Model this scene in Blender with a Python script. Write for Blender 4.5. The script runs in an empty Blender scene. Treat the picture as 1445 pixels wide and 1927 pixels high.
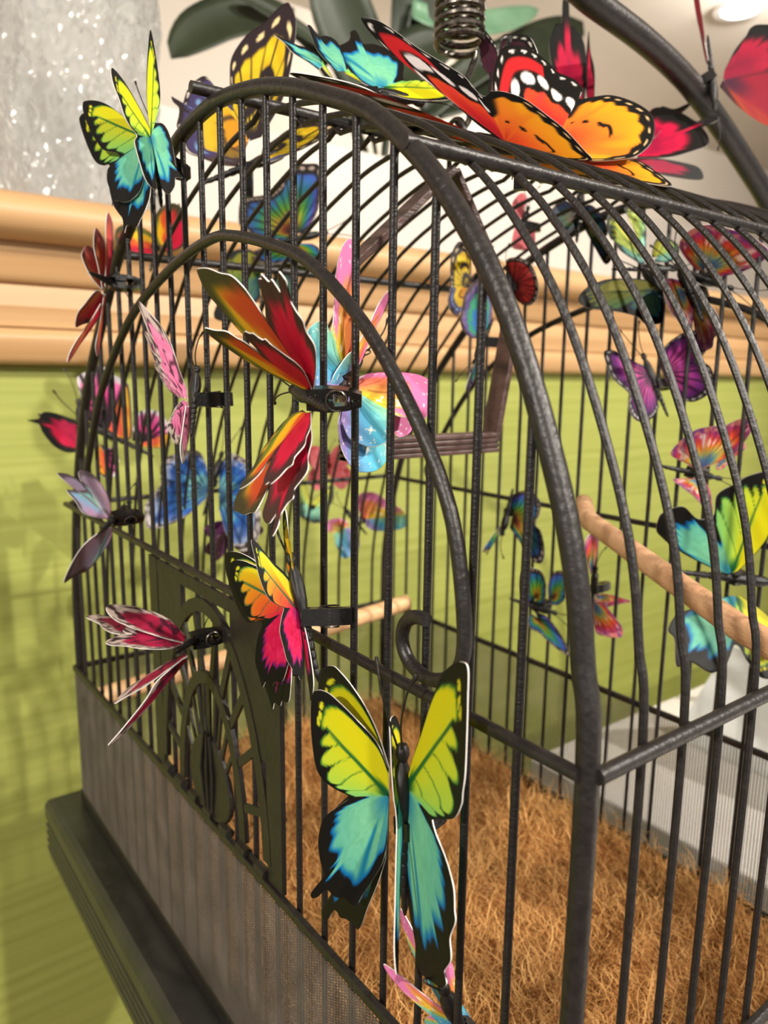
import bpy, bmesh, math, random
import numpy as np
from mathutils import Vector, Matrix

random.seed(7)
RNG = np.random.default_rng(7)
SC = bpy.context.scene
COL = SC.collection
Z0 = 1.25            # the room floor lies this far below the cage's middle rail

# ------------------------------------------------------------------ camera
cam_d = bpy.data.cameras.new('camera')
cam_d.sensor_fit = 'VERTICAL'
cam_d.sensor_height = 36.0
cam_d.lens = 1409.8 / 1927.0 * 36.0
cam_d.clip_start = 0.01
cam_d.dof.use_dof = True
cam_d.dof.focus_distance = 0.24
cam_d.dof.aperture_fstop = cam_d.lens / 1.9
cam = bpy.data.objects.new('camera', cam_d)
COL.objects.link(cam)
_r = Vector((0.79848174, -0.60190002, 0.01196982))
_u = Vector((0.09862151, 0.15039396, 0.9836948))
_f = Vector((0.59388611, 0.78428195, -0.17944713))
cam.matrix_world = Matrix(((_r.x, _u.x, -_f.x, -0.12899575), (_r.y, _u.y, -_f.y, -0.09446539),
                           (_r.z, _u.z, -_f.z, 0.08600734), (0, 0, 0, 1)))
SC.camera = cam

# ------------------------------------------------------------------ world, lamps, exposure
W = bpy.data.worlds.new('world')
SC.world = W
W.use_nodes = True
W.node_tree.nodes['Background'].inputs[0].default_value = (1.0, 0.95, 0.88, 1)
W.node_tree.nodes['Background'].inputs[1].default_value = 0.55
SC.view_settings.view_transform = 'Standard'
SC.view_settings.look = 'None'
SC.view_settings.gamma = 1
SC.view_settings.use_curve_mapping = False
SC.view_settings.exposure = 0.0


def spot(name, loc, to, power, size=0.05, angle=70, col=(1, .93, .83)):
    d = bpy.data.lights.new(name, 'SPOT')
    d.energy = power
    d.shadow_soft_size = size
    d.spot_size = math.radians(angle)
    d.spot_blend = 0.5
    d.color = col
    o = bpy.data.objects.new(name, d)
    COL.objects.link(o)
    o.location = loc
    o.rotation_euler = (Vector(to) - Vector(loc)).to_track_quat('-Z', 'Y').to_euler()
    return o


spot('track_spot', (0.02, -1.75, 1.15), (0.12, 0.35, 0.0), 170, 0.025, 75)
spot('track_spot', (-1.7, -0.55, 1.05), (0.0, 0.22, 0.0), 150, 0.03, 75)
spot('track_spot', (1.3, -1.2, 1.35), (0.45, 0.25, -0.1), 205, 0.03, 60)
spot('backwall_fill', (0.9, 1.15, 1.42), (0.8, 2.6, 0.55), 66, 0.06, 130)  # fill spot added to brighten the back wall, no fixture of its own
spot('backwall_fill', (2.6, 1.15, 1.42), (2.9, 2.6, 0.6), 170, 0.06, 140)  # second added fill, lifts the back wall at the right


# ------------------------------------------------------------------ helpers
def lin(c):
    c = np.asarray(c, float)
    return np.where(c <= .04045, c / 12.92, ((np.maximum(c, 0) + .055) / 1.055) ** 2.4)


def rgb(r, g, b):
    return tuple(float(v) for v in lin(np.array([r, g, b]) / 255.0)) + (1.0,)


def new_mat(name):
    m = bpy.data.materials.new(name)
    m.use_nodes = True
    nt = m.node_tree
    return m, nt, nt.nodes['Principled BSDF'], nt.nodes['Material Output']


def noise_mat(name, c1, c2, scale=(20, 20, 20), rough=.5, metal=0.0, bump=0.0, bscale=None, spec=.5, detail=4, dist=.0015):
    m, nt, b, out = new_mat(name)
    tc = nt.nodes.new('ShaderNodeTexCoord')
    mp = nt.nodes.new('ShaderNodeMapping')
    mp.inputs['Scale'].default_value = scale
    n = nt.nodes.new('ShaderNodeTexNoise')
    n.inputs['Scale'].default_value = 1.0
    n.inputs['Detail'].default_value = detail
    cr = nt.nodes.new('ShaderNodeValToRGB')
    cr.color_ramp.elements[0].position = .3
    cr.color_ramp.elements[1].position = .7
    cr.color_ramp.elements[0].color = c1
    cr.color_ramp.elements[1].color = c2
    nt.links.new(tc.outputs['Object'], mp.inputs[0])
    nt.links.new(mp.outputs[0], n.inputs['Vector'])
    nt.links.new(n.outputs['Fac'], cr.inputs[0])
    nt.links.new(cr.outputs[0], b.inputs['Base Color'])
    b.inputs['Roughness'].default_value = rough
    b.inputs['Metallic'].default_value = metal
    b.inputs['Specular IOR Level'].default_value = spec
    if bump:
        src = n
        if bscale:
            mp2 = nt.nodes.new('ShaderNodeMapping')
            mp2.inputs['Scale'].default_value = bscale
            src = nt.nodes.new('ShaderNodeTexNoise')
            src.inputs['Scale'].default_value = 1.0
            src.inputs['Detail'].default_value = 3
            nt.links.new(tc.outputs['Object'], mp2.inputs[0])
            nt.links.new(mp2.outputs[0], src.inputs['Vector'])
        bp = nt.nodes.new('ShaderNodeBump')
        bp.inputs['Strength'].default_value = bump
        bp.inputs['Distance'].default_value = dist
        nt.links.new(src.outputs['Fac'], bp.inputs['Height'])
        nt.links.new(bp.outputs[0], b.inputs['Normal'])
    return m


M = {}
M['iron'] = noise_mat('dark_iron', rgb(27, 24, 24), rgb(41, 37, 36), (300, 300, 300), .42, .15, .5, (500, 500, 500), .55, dist=.0006)
M['iron_mesh'] = noise_mat('skirt_iron', rgb(92, 85, 79), rgb(112, 104, 97), (60, 60, 60), .5, .1)
M['plate'] = noise_mat('door_plate', rgb(30, 27, 24), rgb(40, 36, 31), (80, 80, 80), .5, .1, .3, (220, 220, 220))
M['tray'] = noise_mat('tray_black', rgb(38, 38, 36), rgb(52, 51, 48), (40, 40, 40), .38, 0, .2, (200, 200, 200))
M['black'] = noise_mat('black_plastic', rgb(14, 13, 13), rgb(24, 22, 21), (400, 400, 400), .22, 0, .3, (900, 900, 900), dist=.0004)
M['steel'] = noise_mat('spring_steel', rgb(60, 56, 52), rgb(120, 112, 104), (500, 500, 500), .3, .8)
M['paper'] = noise_mat('paper_edge', rgb(214, 208, 202), rgb(232, 228, 222), (200, 200, 200), .6)
M['pine'] = noise_mat('pine', rgb(172, 132, 88), rgb(206, 166, 120), (1.2, 14, 34), .42, 0, .15, (2, 60, 120), detail=6)
M['dowel'] = noise_mat('beech_dowel', rgb(190, 142, 106), rgb(216, 172, 132), (60, 60, 60), .5, 0, .5, (300, 300, 900), detail=8)
M['bark'] = noise_mat('pale_dowel', rgb(206, 160, 112), rgb(226, 186, 138), (50, 50, 50), .5, 0, .3, (200, 200, 200))
M['swing'] = noise_mat('brown_wood', rgb(66, 45, 42), rgb(88, 64, 58), (20, 90, 220), .42, 0, .4, (20, 120, 420))
M['wallgreen'] = noise_mat('green_wallpaper', rgb(146, 152, 74), rgb(166, 171, 92), (2.5, 60, 130), .42, 0, .12, (6, 160, 420), spec=.35, detail=5)
M['offwhite'] = noise_mat('warm_white_paint', rgb(214, 204, 192), rgb(220, 211, 200), (2, 2, 2), .8)
M['ceil'] = noise_mat('ceiling_white', rgb(226, 220, 211), rgb(232, 226, 218), (2, 2, 2), .85)
M['white'] = noise_mat('white_lacquer', rgb(226, 222, 216), rgb(233, 230, 225), (6, 6, 6), .35)
M['planter'] = noise_mat('planter_white', rgb(206, 199, 190), rgb(214, 208, 200), (6, 6, 6), .5)
M['card'] = noise_mat('white_card', rgb(225, 228, 228), rgb(238, 240, 240), (30, 30, 30), .7)
M['floor'] = noise_mat('floor_wood', rgb(150, 120, 92), rgb(172, 142, 110), (2, 20, 8), .5)
M['leaf'] = noise_mat('leaf_green', rgb(34, 43, 29), rgb(50, 60, 40), (18, 18, 18), .45, 0, .15, (90, 90, 90))
M['leaf2'] = noise_mat('leaf_pale', rgb(96, 140, 108), rgb(126, 165, 134), (18, 18, 18), .3, 0, .15, (90, 90, 90))
M['soil'] = noise_mat('potting_bark', rgb(70, 52, 38), rgb(104, 80, 58), (60, 60, 60), .9, 0, .8, (120, 120, 120))
m, nt, b, out = new_mat('lamp_glow')
b.inputs['Emission Color'].default_value = (1, .96, .9, 1)
b.inputs['Emission Strength'].default_value = 40
M['glow'] = m


def attr_mat(name, rough, trans, spec=.5):
    m, nt, b, out = new_mat(name)
    at = nt.nodes.new('ShaderNodeAttribute')
    at.attribute_name = 'Col'
    nt.links.new(at.outputs['Color'], b.inputs['Base Color'])
    b.inputs['Roughness'].default_value = rough
    b.inputs['Specular IOR Level'].default_value = spec
    if trans:
        tl = nt.nodes.new('ShaderNodeBsdfTranslucent')
        mx = nt.nodes.new('ShaderNodeMixShader')
        mx.inputs[0].default_value = trans
        nt.links.new(at.outputs['Color'], tl.inputs['Color'])
        nt.links.new(b.outputs[0], mx.inputs[1])
        nt.links.new(tl.outputs[0], mx.inputs[2])
        nt.links.new(mx.outputs[0], out.inputs['Surface'])
    return m


M['print'] = attr_mat('printed_film', .46, .16, .2)
M['coir'] = attr_mat('coir_fibre', .75, .15, .3)

# crinkled clear glass
m, nt, b, out = new_mat('crinkled_glass')
b.inputs['Base Color'].default_value = (.88, .89, .88, 1)
b.inputs['Transmission Weight'].default_value = .80
b.inputs['Roughness'].default_value = .07
b.inputs['IOR'].default_value = 1.28
tc = nt.nodes.new('ShaderNodeTexCoord')
mp = nt.nodes.new('ShaderNodeMapping')
mp.inputs['Scale'].default_value = (95, 95, 40)
vo = nt.nodes.new('ShaderNodeTexVoronoi')
vo.feature = 'DISTANCE_TO_EDGE'
vo.inputs['Scale'].default_value = 1.0
nz = nt.nodes.new('ShaderNodeTexNoise')
nz.inputs['Scale'].default_value = 1.6
ad = nt.nodes.new('ShaderNodeMath')
ad.operation = 'ADD'
bp = nt.nodes.new('ShaderNodeBump')
bp.inputs['Strength'].default_value = 1.0
bp.inputs['Distance'].default_value = .0012
nt.links.new(tc.outputs['Object'], mp.inputs[0])
nt.links.new(mp.outputs[0], vo.inputs['Vector'])
nt.links.new(mp.outputs[0], nz.inputs['Vector'])
nt.links.new(vo.outputs['Distance'], ad.inputs[0])
nt.links.new(nz.outputs['Fac'], ad.inputs[1])
nt.links.new(ad.outputs[0], bp.inputs['Height'])
nt.links.new(bp.outputs[0], b.inputs['Normal'])
M['glass'] = m


class MB:
    """collects boxes, tubes, plates into one mesh"""

    def __init__(s):
        s.v, s.f = [], []

    def add(s, v, f):
        k = len(s.v)
        s.v += [tuple(p) for p in v]
        s.f += [tuple(i + k for i in q) for q in f]
        return s

    def box(s, lo, hi):
        (a, b_, c), (d, e, g) = lo, hi
        return s.add([(a, b_, c), (d, b_, c), (d, e, c), (a, e, c), (a, b_, g), (d, b_, g), (d, e, g), (a, e, g)],
                     [(0, 3, 2, 1), (4, 5, 6, 7), (0, 1, 5, 4), (1, 2, 6, 5), (2, 3, 7, 6), (3, 0, 4, 7)])

    def tube(s, pts, r, n=10, caps=True):
        pts = [Vector(p) for p in pts]
        rr = r if isinstance(r, (list, tuple, np.ndarray)) else [r] * len(pts)
        t0 = (pts[1] - pts[0]).normalized()
        nrm = t0.orthogonal().normalized()
        V, F = [], []
        for i, p in enumerate(pts):
            a = pts[max(i - 1, 0)]
            c = pts[min(i + 1, len(pts) - 1)]
            t = (c - a).normalized()
            nrm = (nrm - t * nrm.dot(t)).normalized()
            bi = t.cross(nrm)
            for k in range(n):
                an = 2 * math.pi * k / n
                V.append(p + (nrm * math.cos(an) + bi * math.sin(an)) * rr[i])
        for i in range(len(pts) - 1):
            for k in range(n):
                F.append((i * n + k, i * n + (k + 1) % n, (i + 1) * n + (k + 1) % n, (i + 1) * n + k))
        if caps:
            F.append(tuple(range(n - 1, -1, -1)))
            F.append(tuple(range((len(pts) - 1) * n, len(pts) * n)))
        return s.add(V, F)

    def strip(s, pts, w, t, normal):
        """flat strap following pts: width w across (normal x tangent), thickness t along normal"""
        pts = [Vector(p) for p in pts]
        nn = Vector(normal).normalized()
        V, F = [], []
        for i, p in enumerate(pts):
            if 0 < i < len(pts) - 1:
                t1 = (pts[i] - pts[i - 1]).normalized()
                t2 = (pts[i + 1] - pts[i]).normalized()
                tg = (t1 + t2).normalized()
                sc = 1 / max(tg.dot(t1), .4)
            else:
                tg = (pts[min(i + 1, len(pts) - 1)] - pts[max(i - 1, 0)]).normalized()
                sc = 1
            sd = nn.cross(tg).normalized() * sc
            for a, c in ((-1, -1), (1, -1), (1, 1), (-1, 1)):
                V.append(p + sd * (a * w / 2) + nn * (c * t / 2))
        for i in range(len(pts) - 1):
            for k in range(4):
                F.append((i * 4 + k, i * 4 + (k + 1) % 4, (i + 1) * 4 + (k + 1) % 4, (i + 1) * 4 + k))
        F.append((3, 2, 1, 0))
        e = (len(pts) - 1) * 4
        F.append((e, e + 1, e + 2, e + 3))
        return s.add(V, F)

    def lathe(s, prof, c=(0, 0, 0), n=24, axis='z'):
        V, F = [], []
        for r, z in prof:
            for k in range(n):
                a = 2 * math.pi * k / n
                p = (r * math.cos(a), r * math.sin(a), z)
                if axis == 'y':
                    p = (p[0], p[2], p[1])
                V.append((c[0] + p[0], c[1] + p[1], c[2] + p[2]))
        for i in range(len(prof) - 1):
            for k in range(n):
                q = (i * n + k, i * n + (k + 1) % n, (i + 1) * n + (k + 1) % n, (i + 1) * n + k)
                F.append(q if axis == 'z' else q[::-1])
        F.append(tuple(range(n)))
        F.append(tuple(range((len(prof) - 1) * n, len(prof) * n)))
        return s.add(V, F)

    def prism(s, poly, x0, x1):
        """poly of (y, z) extruded along x"""
        n = len(poly)
        return s.add([(x0, y, z) for y, z in poly] + [(x1, y, z) for y, z in poly],
                     [tuple(range(n)), tuple(range(2 * n - 1, n - 1, -1))] +
                     [(k, k + n, (k + 1) % n + n, (k + 1) % n) for k in range(n)])

    def mesh(s, name, mat, smooth=False):
        me = bpy.data.meshes.new(name)
        me.from_pydata([tuple(p) for p in s.v], [], s.f)
        bm = bmesh.new()
        bm.from_mesh(me)
        bmesh.ops.recalc_face_normals(bm, faces=bm.faces)
        bm.to_mesh(me)
        bm.free()
        if smooth:
            me.polygons.foreach_set('use_smooth', [True] * len(me.polygons))
            try:
                me.set_sharp_from_angle(angle=math.radians(40))
            except Exception:
                pass
        me.materials.append(mat)
        return me

    def build(s, name, mat, parent=None, smooth=False):
        return link(name, s.mesh(name, mat, smooth), parent)


def link(name, data, parent=None):
    o = bpy.data.objects.new(name, data)
    COL.objects.link(o)
    if parent is not None:
        o.parent = parent
        if parent.type == 'EMPTY' and parent.parent is None:
            o.location = -parent.location       # parts are modelled in room coordinates
    return o


def tag(o, label=None, cat=None, group=None, kind=None):
    if label:
        o['label'] = label
    if cat:
        o['category'] = cat
    if group:
        o['group'] = group
    if kind:
        o['kind'] = kind
    return o


def thing(name, loc, label, cat, group=None):
    o = bpy.data.objects.new(name, None)
    COL.objects.link(o)
    o.location = loc
    o.empty_display_size = .02
    return tag(o, label, cat, group)


def bevel(o, w, seg=2):
    md = o.modifiers.new('bevel', 'BEVEL')
    md.width = w
    md.segments = seg
    md.limit_method = 'ANGLE'
    return o


def catmull(pts, per=8):
    P = np.asarray(pts, float)
    P = np.vstack([2 * P[0] - P[1], P, 2 * P[-1] - P[-2]])
    out = []
    for i in range(1, len(P) - 2):
        for k in range(per):
            t = k / per
            out.append(.5 * (2 * P[i] + (P[i + 1] - P[i - 1]) * t + (2 * P[i - 1] - 5 * P[i] + 4 * P[i + 1] - P[i + 2]) * t * t +
                             (3 * P[i] - P[i - 1] - 3 * P[i + 1] + P[i + 2]) * t ** 3))
    out.append(P[-2])
    return np.array(out)


def struct(o):
    o['kind'] = 'structure'
    return o


# ------------------------------------------------------------------ the room
struct(MB().box((-3, -4, -1.35), (7, 3.2, -1.25)).build('floor', M['floor']))
struct(MB().box((-3, 2.6, -1.25), (7, 2.7, 1.5)).build('wall_back', M['offwhite']))
struct(MB().box((-3, -4, 1.45), (7, 2.7, 1.55)).build('ceiling', M['ceil']))
struct(MB().box((7, -4, -1.25), (7.1, 2.7, 1.5)).build('wall_right', M['offwhite']))
struct(MB().box((-1.6, .65, -1.25), (4.2, .95, .0905)).build('wall_partition', M['wallgreen']))


def arcpts(cy, cz, ry, rz, a0, a1, n=7):
    return [(cy + ry * math.cos(math.radians(a0 + (a1 - a0) * k / n)), cz + rz * math.sin(math.radians(a0 + (a1 - a0) * k / n))) for k in range(n + 1)]


X0, X1 = -1.6, 4.2
# capping ledge with a rounded nose, then the three moulded boards under it
struct(MB().prism([(.95, .231), (.95, .193)] + [(.606, .193)] + arcpts(.610, .212, .024, .019, 270, 90, 8)[1:], X0, X1).build('trim_1', M['pine'], smooth=True))
struct(MB().prism([(.95, .1925), (.95, .160), (.628, .160)] + [(.624 - .008 * math.sin(k / 7 * math.pi / 2), .163 + .0295 * k / 7) for k in range(8)], X0, X1).build('trim_2', M['pine'], smooth=True))
struct(bevel(MB().prism([(.95, .1595), (.95, .1235), (.630, .1235), (.627, .141), (.630, .1595)], X0, X1).build('trim_3', M['pine']), .001))
struct(MB().prism([(.95, .123), (.95, .091), (.638, .091)] + arcpts(.640, .099, .012, .008, 270, 180, 4) + arcpts(.634, .113, .010, .010, 180, 90, 4), X0, X1).build('trim_4', M['pine'], smooth=True))

# recessed ceiling lamp seen at the top right
cl = thing('ceiling_light', (2.78, 1.58, 1.45), 'round recessed ceiling lamp glowing white at upper right', 'lamp')
MB().lathe([(.075, 1.452), (.095, 1.452), (.095, 1.444), (.070, 1.444)], (2.78, 1.58, 0), 32).build('rim', M['white'], cl, True)
MB().lathe([(.064, 1.4425), (.068, 1.4438)], (2.78, 1.58, 0), 32).build('diffuser', M['glow'], cl)

# crinkled vase on the ledge
va = thing('glass_vase', (.108, .74, .2315), 'tall clear crinkled glass vase standing on the wooden ledge', 'vase')
prof_o = [(.070, .2335), (.078, .240)] + [(.079 + .013 * k / 40, .245 + .52 * k / 40) for k in range(41)]
prof_o = [(.070, .2335), (.078, .240)] + [(.079 + .013 * k / 86, .245 + .52 * k / 86) for k in range(87)]
n = 150
V, F = [], []
for inner in (0, 1):
    pr = prof_o if not inner else [(max(r - .004, .01), max(z, .239)) for r, z in prof_o][::-1]
    for r, z in pr:
        jit = RNG.normal(0, .0008 if .25 < z else .0001, n)
        da = RNG.uniform(-.35, .35, n) * 2 * math.pi / n
        for k in range(n):
            a = 2 * math.pi * k / n + (da[k] if .25 < z else 0)
            w = .0016 * math.sin(9 * a + 40 * z) + .0011 * math.sin(17 * a - 63 * z + 2) + jit[k]
            V.append(((r + w) * math.cos(a) + .108, (r + w) * math.sin(a) + .74, z))
m_ = len(V) // n
for i in range(m_ - 1):
    for k in range(n):
        F.append((i * n + k, i * n + (k + 1) % n, (i + 1) * n + (k + 1) % n, (i + 1) * n + k))
F.append(tuple(range(n - 1, -1, -1)))
F.append(tuple(range((m_ - 1) * n, m_ * n)))
MB().add(V, F).build('vessel', M['glass'], va)

# white trough with the strap-leaved plant
tr = thing('planter_trough', (.55, .885, .2315), 'long white planter trough on the ledge behind the cage', 'planter')
q = MB()
x0, x1, y0, y1, z0, z1 = -1.3, 2.4, .835, .94, .2315, .398
q.box((x0, y0, z0), (x1, y0 + .008, z1)).box((x0, y1 - .008, z0), (x1, y1, z1)).box((x0, y0 + .008, z0), (x0 + .008, y1 - .008, z1))
q.box((x1 - .008, y0 + .008, z0), (x1, y1 - .008, z1)).box((x0 + .008, y0 + .008, z0), (x1 - .008, y1 - .008, z0 + .01))
q.build('box', M['planter'], tr)
MB().box((x0 + .008, y0 + .008, z1 - .04), (x1 - .008, y1 - .008, z1 - .02)).build('potting_bark', M['soil'], tr)


def leaf(parent, base, mid, tip, w, mat, up=(0, 0, 1), name='leaf'):
    b_, m2, t_ = Vector(base), Vector(mid), Vector(tip)
    N, K = 18, 6
    V, F = [], []
    for i in range(N + 1):
        t = i / N
        p = (1 - t) ** 2 * b_ + 2 * t * (1 - t) * m2 + t * t * t_
        tg = (2 * (1 - t) * (m2 - b_) + 2 * t * (t_ - m2)).normalized()
        sd = tg.cross(Vector(up)).normalized()
        nn = sd.cross(tg).normalized()
        ww = w * (.22 + .78 * math.sin(math.pi * min(t * .62 + .18, 1)) ** .8) * (1 if t < .72 else math.sqrt(max(1 - ((t - .72) / .28) ** 2, 0.0004)))
        for k in range(K + 1):
            s_ = k / K * 2 - 1
            V.append(p + sd * (s_ * ww) + nn * (abs(s_) ** 1.3 * ww * .28))
    for i in range(N):
        for k in range(K):
            a = i * (K + 1) + k
            F.append((a, a + 1, a + K + 2, a + K + 1))
    o = MB().add(V, F).build(name, mat, parent, True)
    sd_ = o.modifiers.new('thickness', 'SOLIDIFY')
    sd_.thickness = .0018
    return o


pl = thing('leafy_plant', (.60, .885, .376), 'dark green strap-leaved plant growing in the white trough', 'plant')
cx, cy, cz = .62, .80, .372
LEAVES = [((0.425, 0.845, 0.535), (0.322, 0.835, 0.535), (0.246, 0.825, 0.448), 0.031, 'leaf'),
          ((0.467, 0.84, 0.519), (0.397, 0.83, 0.535), (0.334, 0.82, 0.536), 0.012, 'leaf'),
          ((0.592, 0.85, 0.45), (0.500, 0.84, 0.532), (0.46, 0.83, 0.617), 0.046, 'leaf'),
          ((0.560, 0.86, 0.44), (0.59, 0.85, 0.547), (0.700, 0.84, 0.584), 0.040, 'leaf'),
          ((0.633, 0.86, 0.616), (0.742, 0.85, 0.598), (0.884, 0.84, 0.679), 0.022, 'leaf2'),
          ((0.683, 0.88, 0.50), (0.834, 0.87, 0.573), (1.020, 0.86, 0.702), 0.046, 'leaf'),
          ((0.48, 0.86, 0.503), (0.439, 0.85, 0.542), (0.383, 0.84, 0.520), 0.013, 'leaf'),
          ((0.629, 0.88, 0.50), (0.680, 0.87, 0.629), (0.61, 0.86, 0.690), 0.040, 'leaf'),
          ((0.660, 0.86, 0.48), (0.767, 0.85, 0.587), (0.860, 0.84, 0.611), 0.026, 'leaf')]
for (a, b2, c, w, mt) in LEAVES:
    leaf(pl, a, b2, c, w, M[mt], (-.45, -.85, .28))
    root_ = Vector((.60 + .1 * (a[0] - .6), .885, .384))
    MB().tube([tuple(p_) for p_ in catmull([root_, (root_ + Vector(a)) / 2 + Vector((0, .004, .02)), Vector(a)], 4)], .0035, 8).build('leaf_stalk', M['leaf'], pl, True)
MB().lathe([(.04, .3785), (.045, .384), (.03, .398), (.012, .41)], (.60, .885, 0), 16).build('crown', M['leaf'], pl, True)

# white plinth behind the cage, with the folded card
pt = thing('white_plinth', (.8, 0, -1.25), 'white plinth table behind the far end of the cage', 'table')
bevel(MB().box((.358, -.5, -.292), (1.5, .325, -.254)).build('top', M['white'], pt), .002)
bevel(MB().box((.40, -.46, -1.25), (1.46, .30, -.293)).build('body', M['white'], pt), .002)
ca = MB()
for sgn in (-1, 1):
    a = Vector((.70, .12, -.093))
    e = Vector((.70 + .05, .12, -.093))
ap, bq = [(.52, .235, -.2535), (.60, .215, -.2535)], None
card_poly = [((.50, .272, -.2538), (.50, .225, -.146), (.50, .05, -.150), (.50, .03, -.2538)),
             ((.545, .272, -.2538), (.501, .225, -.146), (.501, .05, -.150), (.545, .03, -.2538))]
for poly in card_poly:
    P4 = [Vector(p) for p in poly]
    nn = (P4[1] - P4[0]).cross(P4[3] - P4[0]).normalized() * .0006
    ca.add([p - nn for p in P4] + [p + nn for p in P4], [(0, 1, 2, 3), (7, 6, 5, 4), (0, 4, 5, 1), (1, 5, 6, 2), (2, 6, 7, 3), (3, 7, 4, 0)])
tag(ca.build('folded_card', M['card']), 'blank white folded card standing on the white plinth', 'card')

# ------------------------------------------------------------------ the stand the cage rests on
st = thing('cage_stand', (.13, .21, -1.25), 'black pedestal under the cage tray', 'stand')
MB().lathe([(.16, -1.25), (.16, -1.235), (.05, -1.21), (.022, -1.15), (.022, -.30), (.06, -.275), (.09, -.2665)], (.13, .21, 0), 32).build('post', M['tray'], st, True)

# ------------------------------------------------------------------ the cage
L, WD = .2612, .42
PITCH = .0175
cage = thing('birdcage', (.13, .21, -.266), 'black iron barrel-roofed birdcage with a fan-pattern door panel', 'birdcage')
ARCH = [(0, -.215), (0, -.10), (0, 0), (.003, .024), (.006, .042), (.011, .059), (.020, .081), (.029, .099), (.038, .113), (.050, .128),
        (.063, .141), (.083, .156), (.105, .166), (.129, .175), (.154, .181), (.182, .184), (.209, .181), (.236, .173), (.262, .163), (.285, .151),
        (.303, .139), (.323, .120), (.346, .097), (.365, .075), (.382, .049), (.396, .020), (.408, -.015), (.418, -.060), (.42, -.10), (.42, -.215)]
AP = catmull(ARCH, 6)


def zarch(y):
    k = [p for p in AP if p[1] > -.09]
    return float(np.interp(y, [p[0] for p in k], [p[1] for p in k]))


for x in (0.0, L):
    MB().tube([(x, y, z) for y, z in AP], .0028, 14).build('end_arch', M['iron'], cage, True)
# ridge rod
MB().tube([(-.008, .185, .1885), (.10, .185, .1895), (L + .008, .185, .1885)], .0022, 12).build('ridge_rod', M['iron'], cage, True)
for y_, z_ in ((.0655, .1445), (.3005, .1440)):
    MB().tube([(-.003, y_, z_), (.10, y_, z_ + .0004), (L + .003, y_, z_)], .0021, 12).build('purlin', M['iron'], cage, True)
# ribs over the roof and down both long sides
iy = int(np.argmin(np.abs(AP[:, 0] - .185) + (AP[:, 1] < 0)))
near = [(0, y, z) for y, z in AP[:iy + 1]]
near[-1] = (0, .185, .1865)
far = [(0, y, z) for y, z in AP[iy:]]
far[0] = (0, .185, .1865)
me_near = MB().tube(near, .00115, 8).mesh('rib', M['iron'], True)
me_far = MB().tube(far, .00115, 8).mesh('rib', M['iron'], True)
for k in range(14):
    x = .0205 + k * PITCH
    for me in (me_near, me_far):
        o = link('rib', me, cage)
        o.location = o.location + Vector((x, 0, 0))
# straight bars of the two end walls (unit length, scaled to the arch above)
me_bar = MB().tube([(0, 0, t) for t in (0, .25, .5, .75, 1)], .00118, 10).mesh('bar', M['iron'], True)
for x in (0.0, L):
    for k in range(23):
        y = .0208 + k * PITCH
        if y > .412:
            continue
        o = link('bar', me_bar, cage)
        o.location = o.location + Vector((x, y, -.215))
        o.scale = (1, 1, zarch(y) + .215)
# middle rails
for a, c, r in (((0, 0, 0), (0, WD, 0), .0018), ((L, 0, 0), (L, WD, 0), .0017), ((0, 0, 0), (L, 0, 0), .0020), ((0, WD - .002, 0), (L, WD - .002, 0), .0017)):
    a, c = Vector(a), Vector(c)
    off = Vector((-.0026 if a.x == c.x == 0 else (.0026 if a.x == c.x else 0), (-.0026 if a.y == c.y == 0 else (.0026 if a.y == c.y else 0)), 0))
    MB().tube([a + off, a.lerp(c, .33) + off, a.lerp(c, .66) + off, c + off], r, 12).build('middle_rail', M['iron'], cage, True)
# skirt: top rail, bottom rail and woven wire on each side
for (ax, pos, ln, sg) in (('x', -.0030, WD, -1), ('x', L + .0030, WD, 1), ('y', -.0030, L, -1), ('y', WD + .0030, L, 1)):
    def at(u, w, z):
        return (pos + w * sg, u, z) if ax == 'x' else (u, pos + w * sg, z)
    for nm, za, zb in (('skirt_rail', -.1165, -.1125), ('skirt_base', -.2150, -.2050)):
        q = MB()
        lo, hi = at(-.003, -.0012, za), at(ln + .003, .0016, zb)
        q.box([min(a, c) for a, c in zip(lo, hi)], [max(a, c) for a, c in zip(lo, hi)])
        bevel(q.build(nm, M['iron'], cage), .0008)
    q = MB()
    nv, nh = int(ln / .0018), 78
    r = .00017
    for k in range(nv + 1):
        u = k * ln / nv
        lo, hi = at(u - r, .0006 - r, -.205), at(u + r, .0006 + r, -.1165)
        q.box([min(a, c) for a, c in zip(lo, hi)], [max(a, c) for a, c in zip(lo, hi)])
    for k in range(nh):
        z = -.2045 + k * .0876 / nh
        w = .0009
        lo, hi = at(0, w - .0001, z - .00014), at(ln, w + .0002, z + .00014)
        q.box([min(a, c) for a, c in zip(lo, hi)], [max(a, c) for a, c in zip(lo, hi)])
    tag(q.build('wire_skirt', M['iron_mesh'], cage), kind='stuff')
# tray with reeded sides
q = MB()
lip = [(-.0245, -.222), (-.0245, -.231)]
for k in range(4):
    lip += [(-.0225, -.232 - k * .006), (-.0225, -.2345 - k * .006), (-.0245, -.2355 - k * .006), (-.0245, -.2378 - k * .006)]
lip += [(-.0235, -.262), (-.0215, -.2665)]
prof = [(-.0085, -.2155), (-.0195, -.2155), (-.0225, -.2175)] + lip
V, F = [], []
for off, z in prof:
    V += [(off, off, z), (L - off, off, z), (L - off, WD - off, z), (off, WD - off, z)]
for i in range(len(prof) - 1):
    for k in range(4):
        F.append((i * 4 + k, i * 4 + (k + 1) % 4, (i + 1) * 4 + (k + 1) % 4, (i + 1) * 4 + k))
F.append((0, 1, 2, 3))
e = (len(prof) - 1) * 4
F.append((e, e + 1, e + 2, e + 3))
MB().add(V, F).build('tray', M['tray'], cage)
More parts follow.
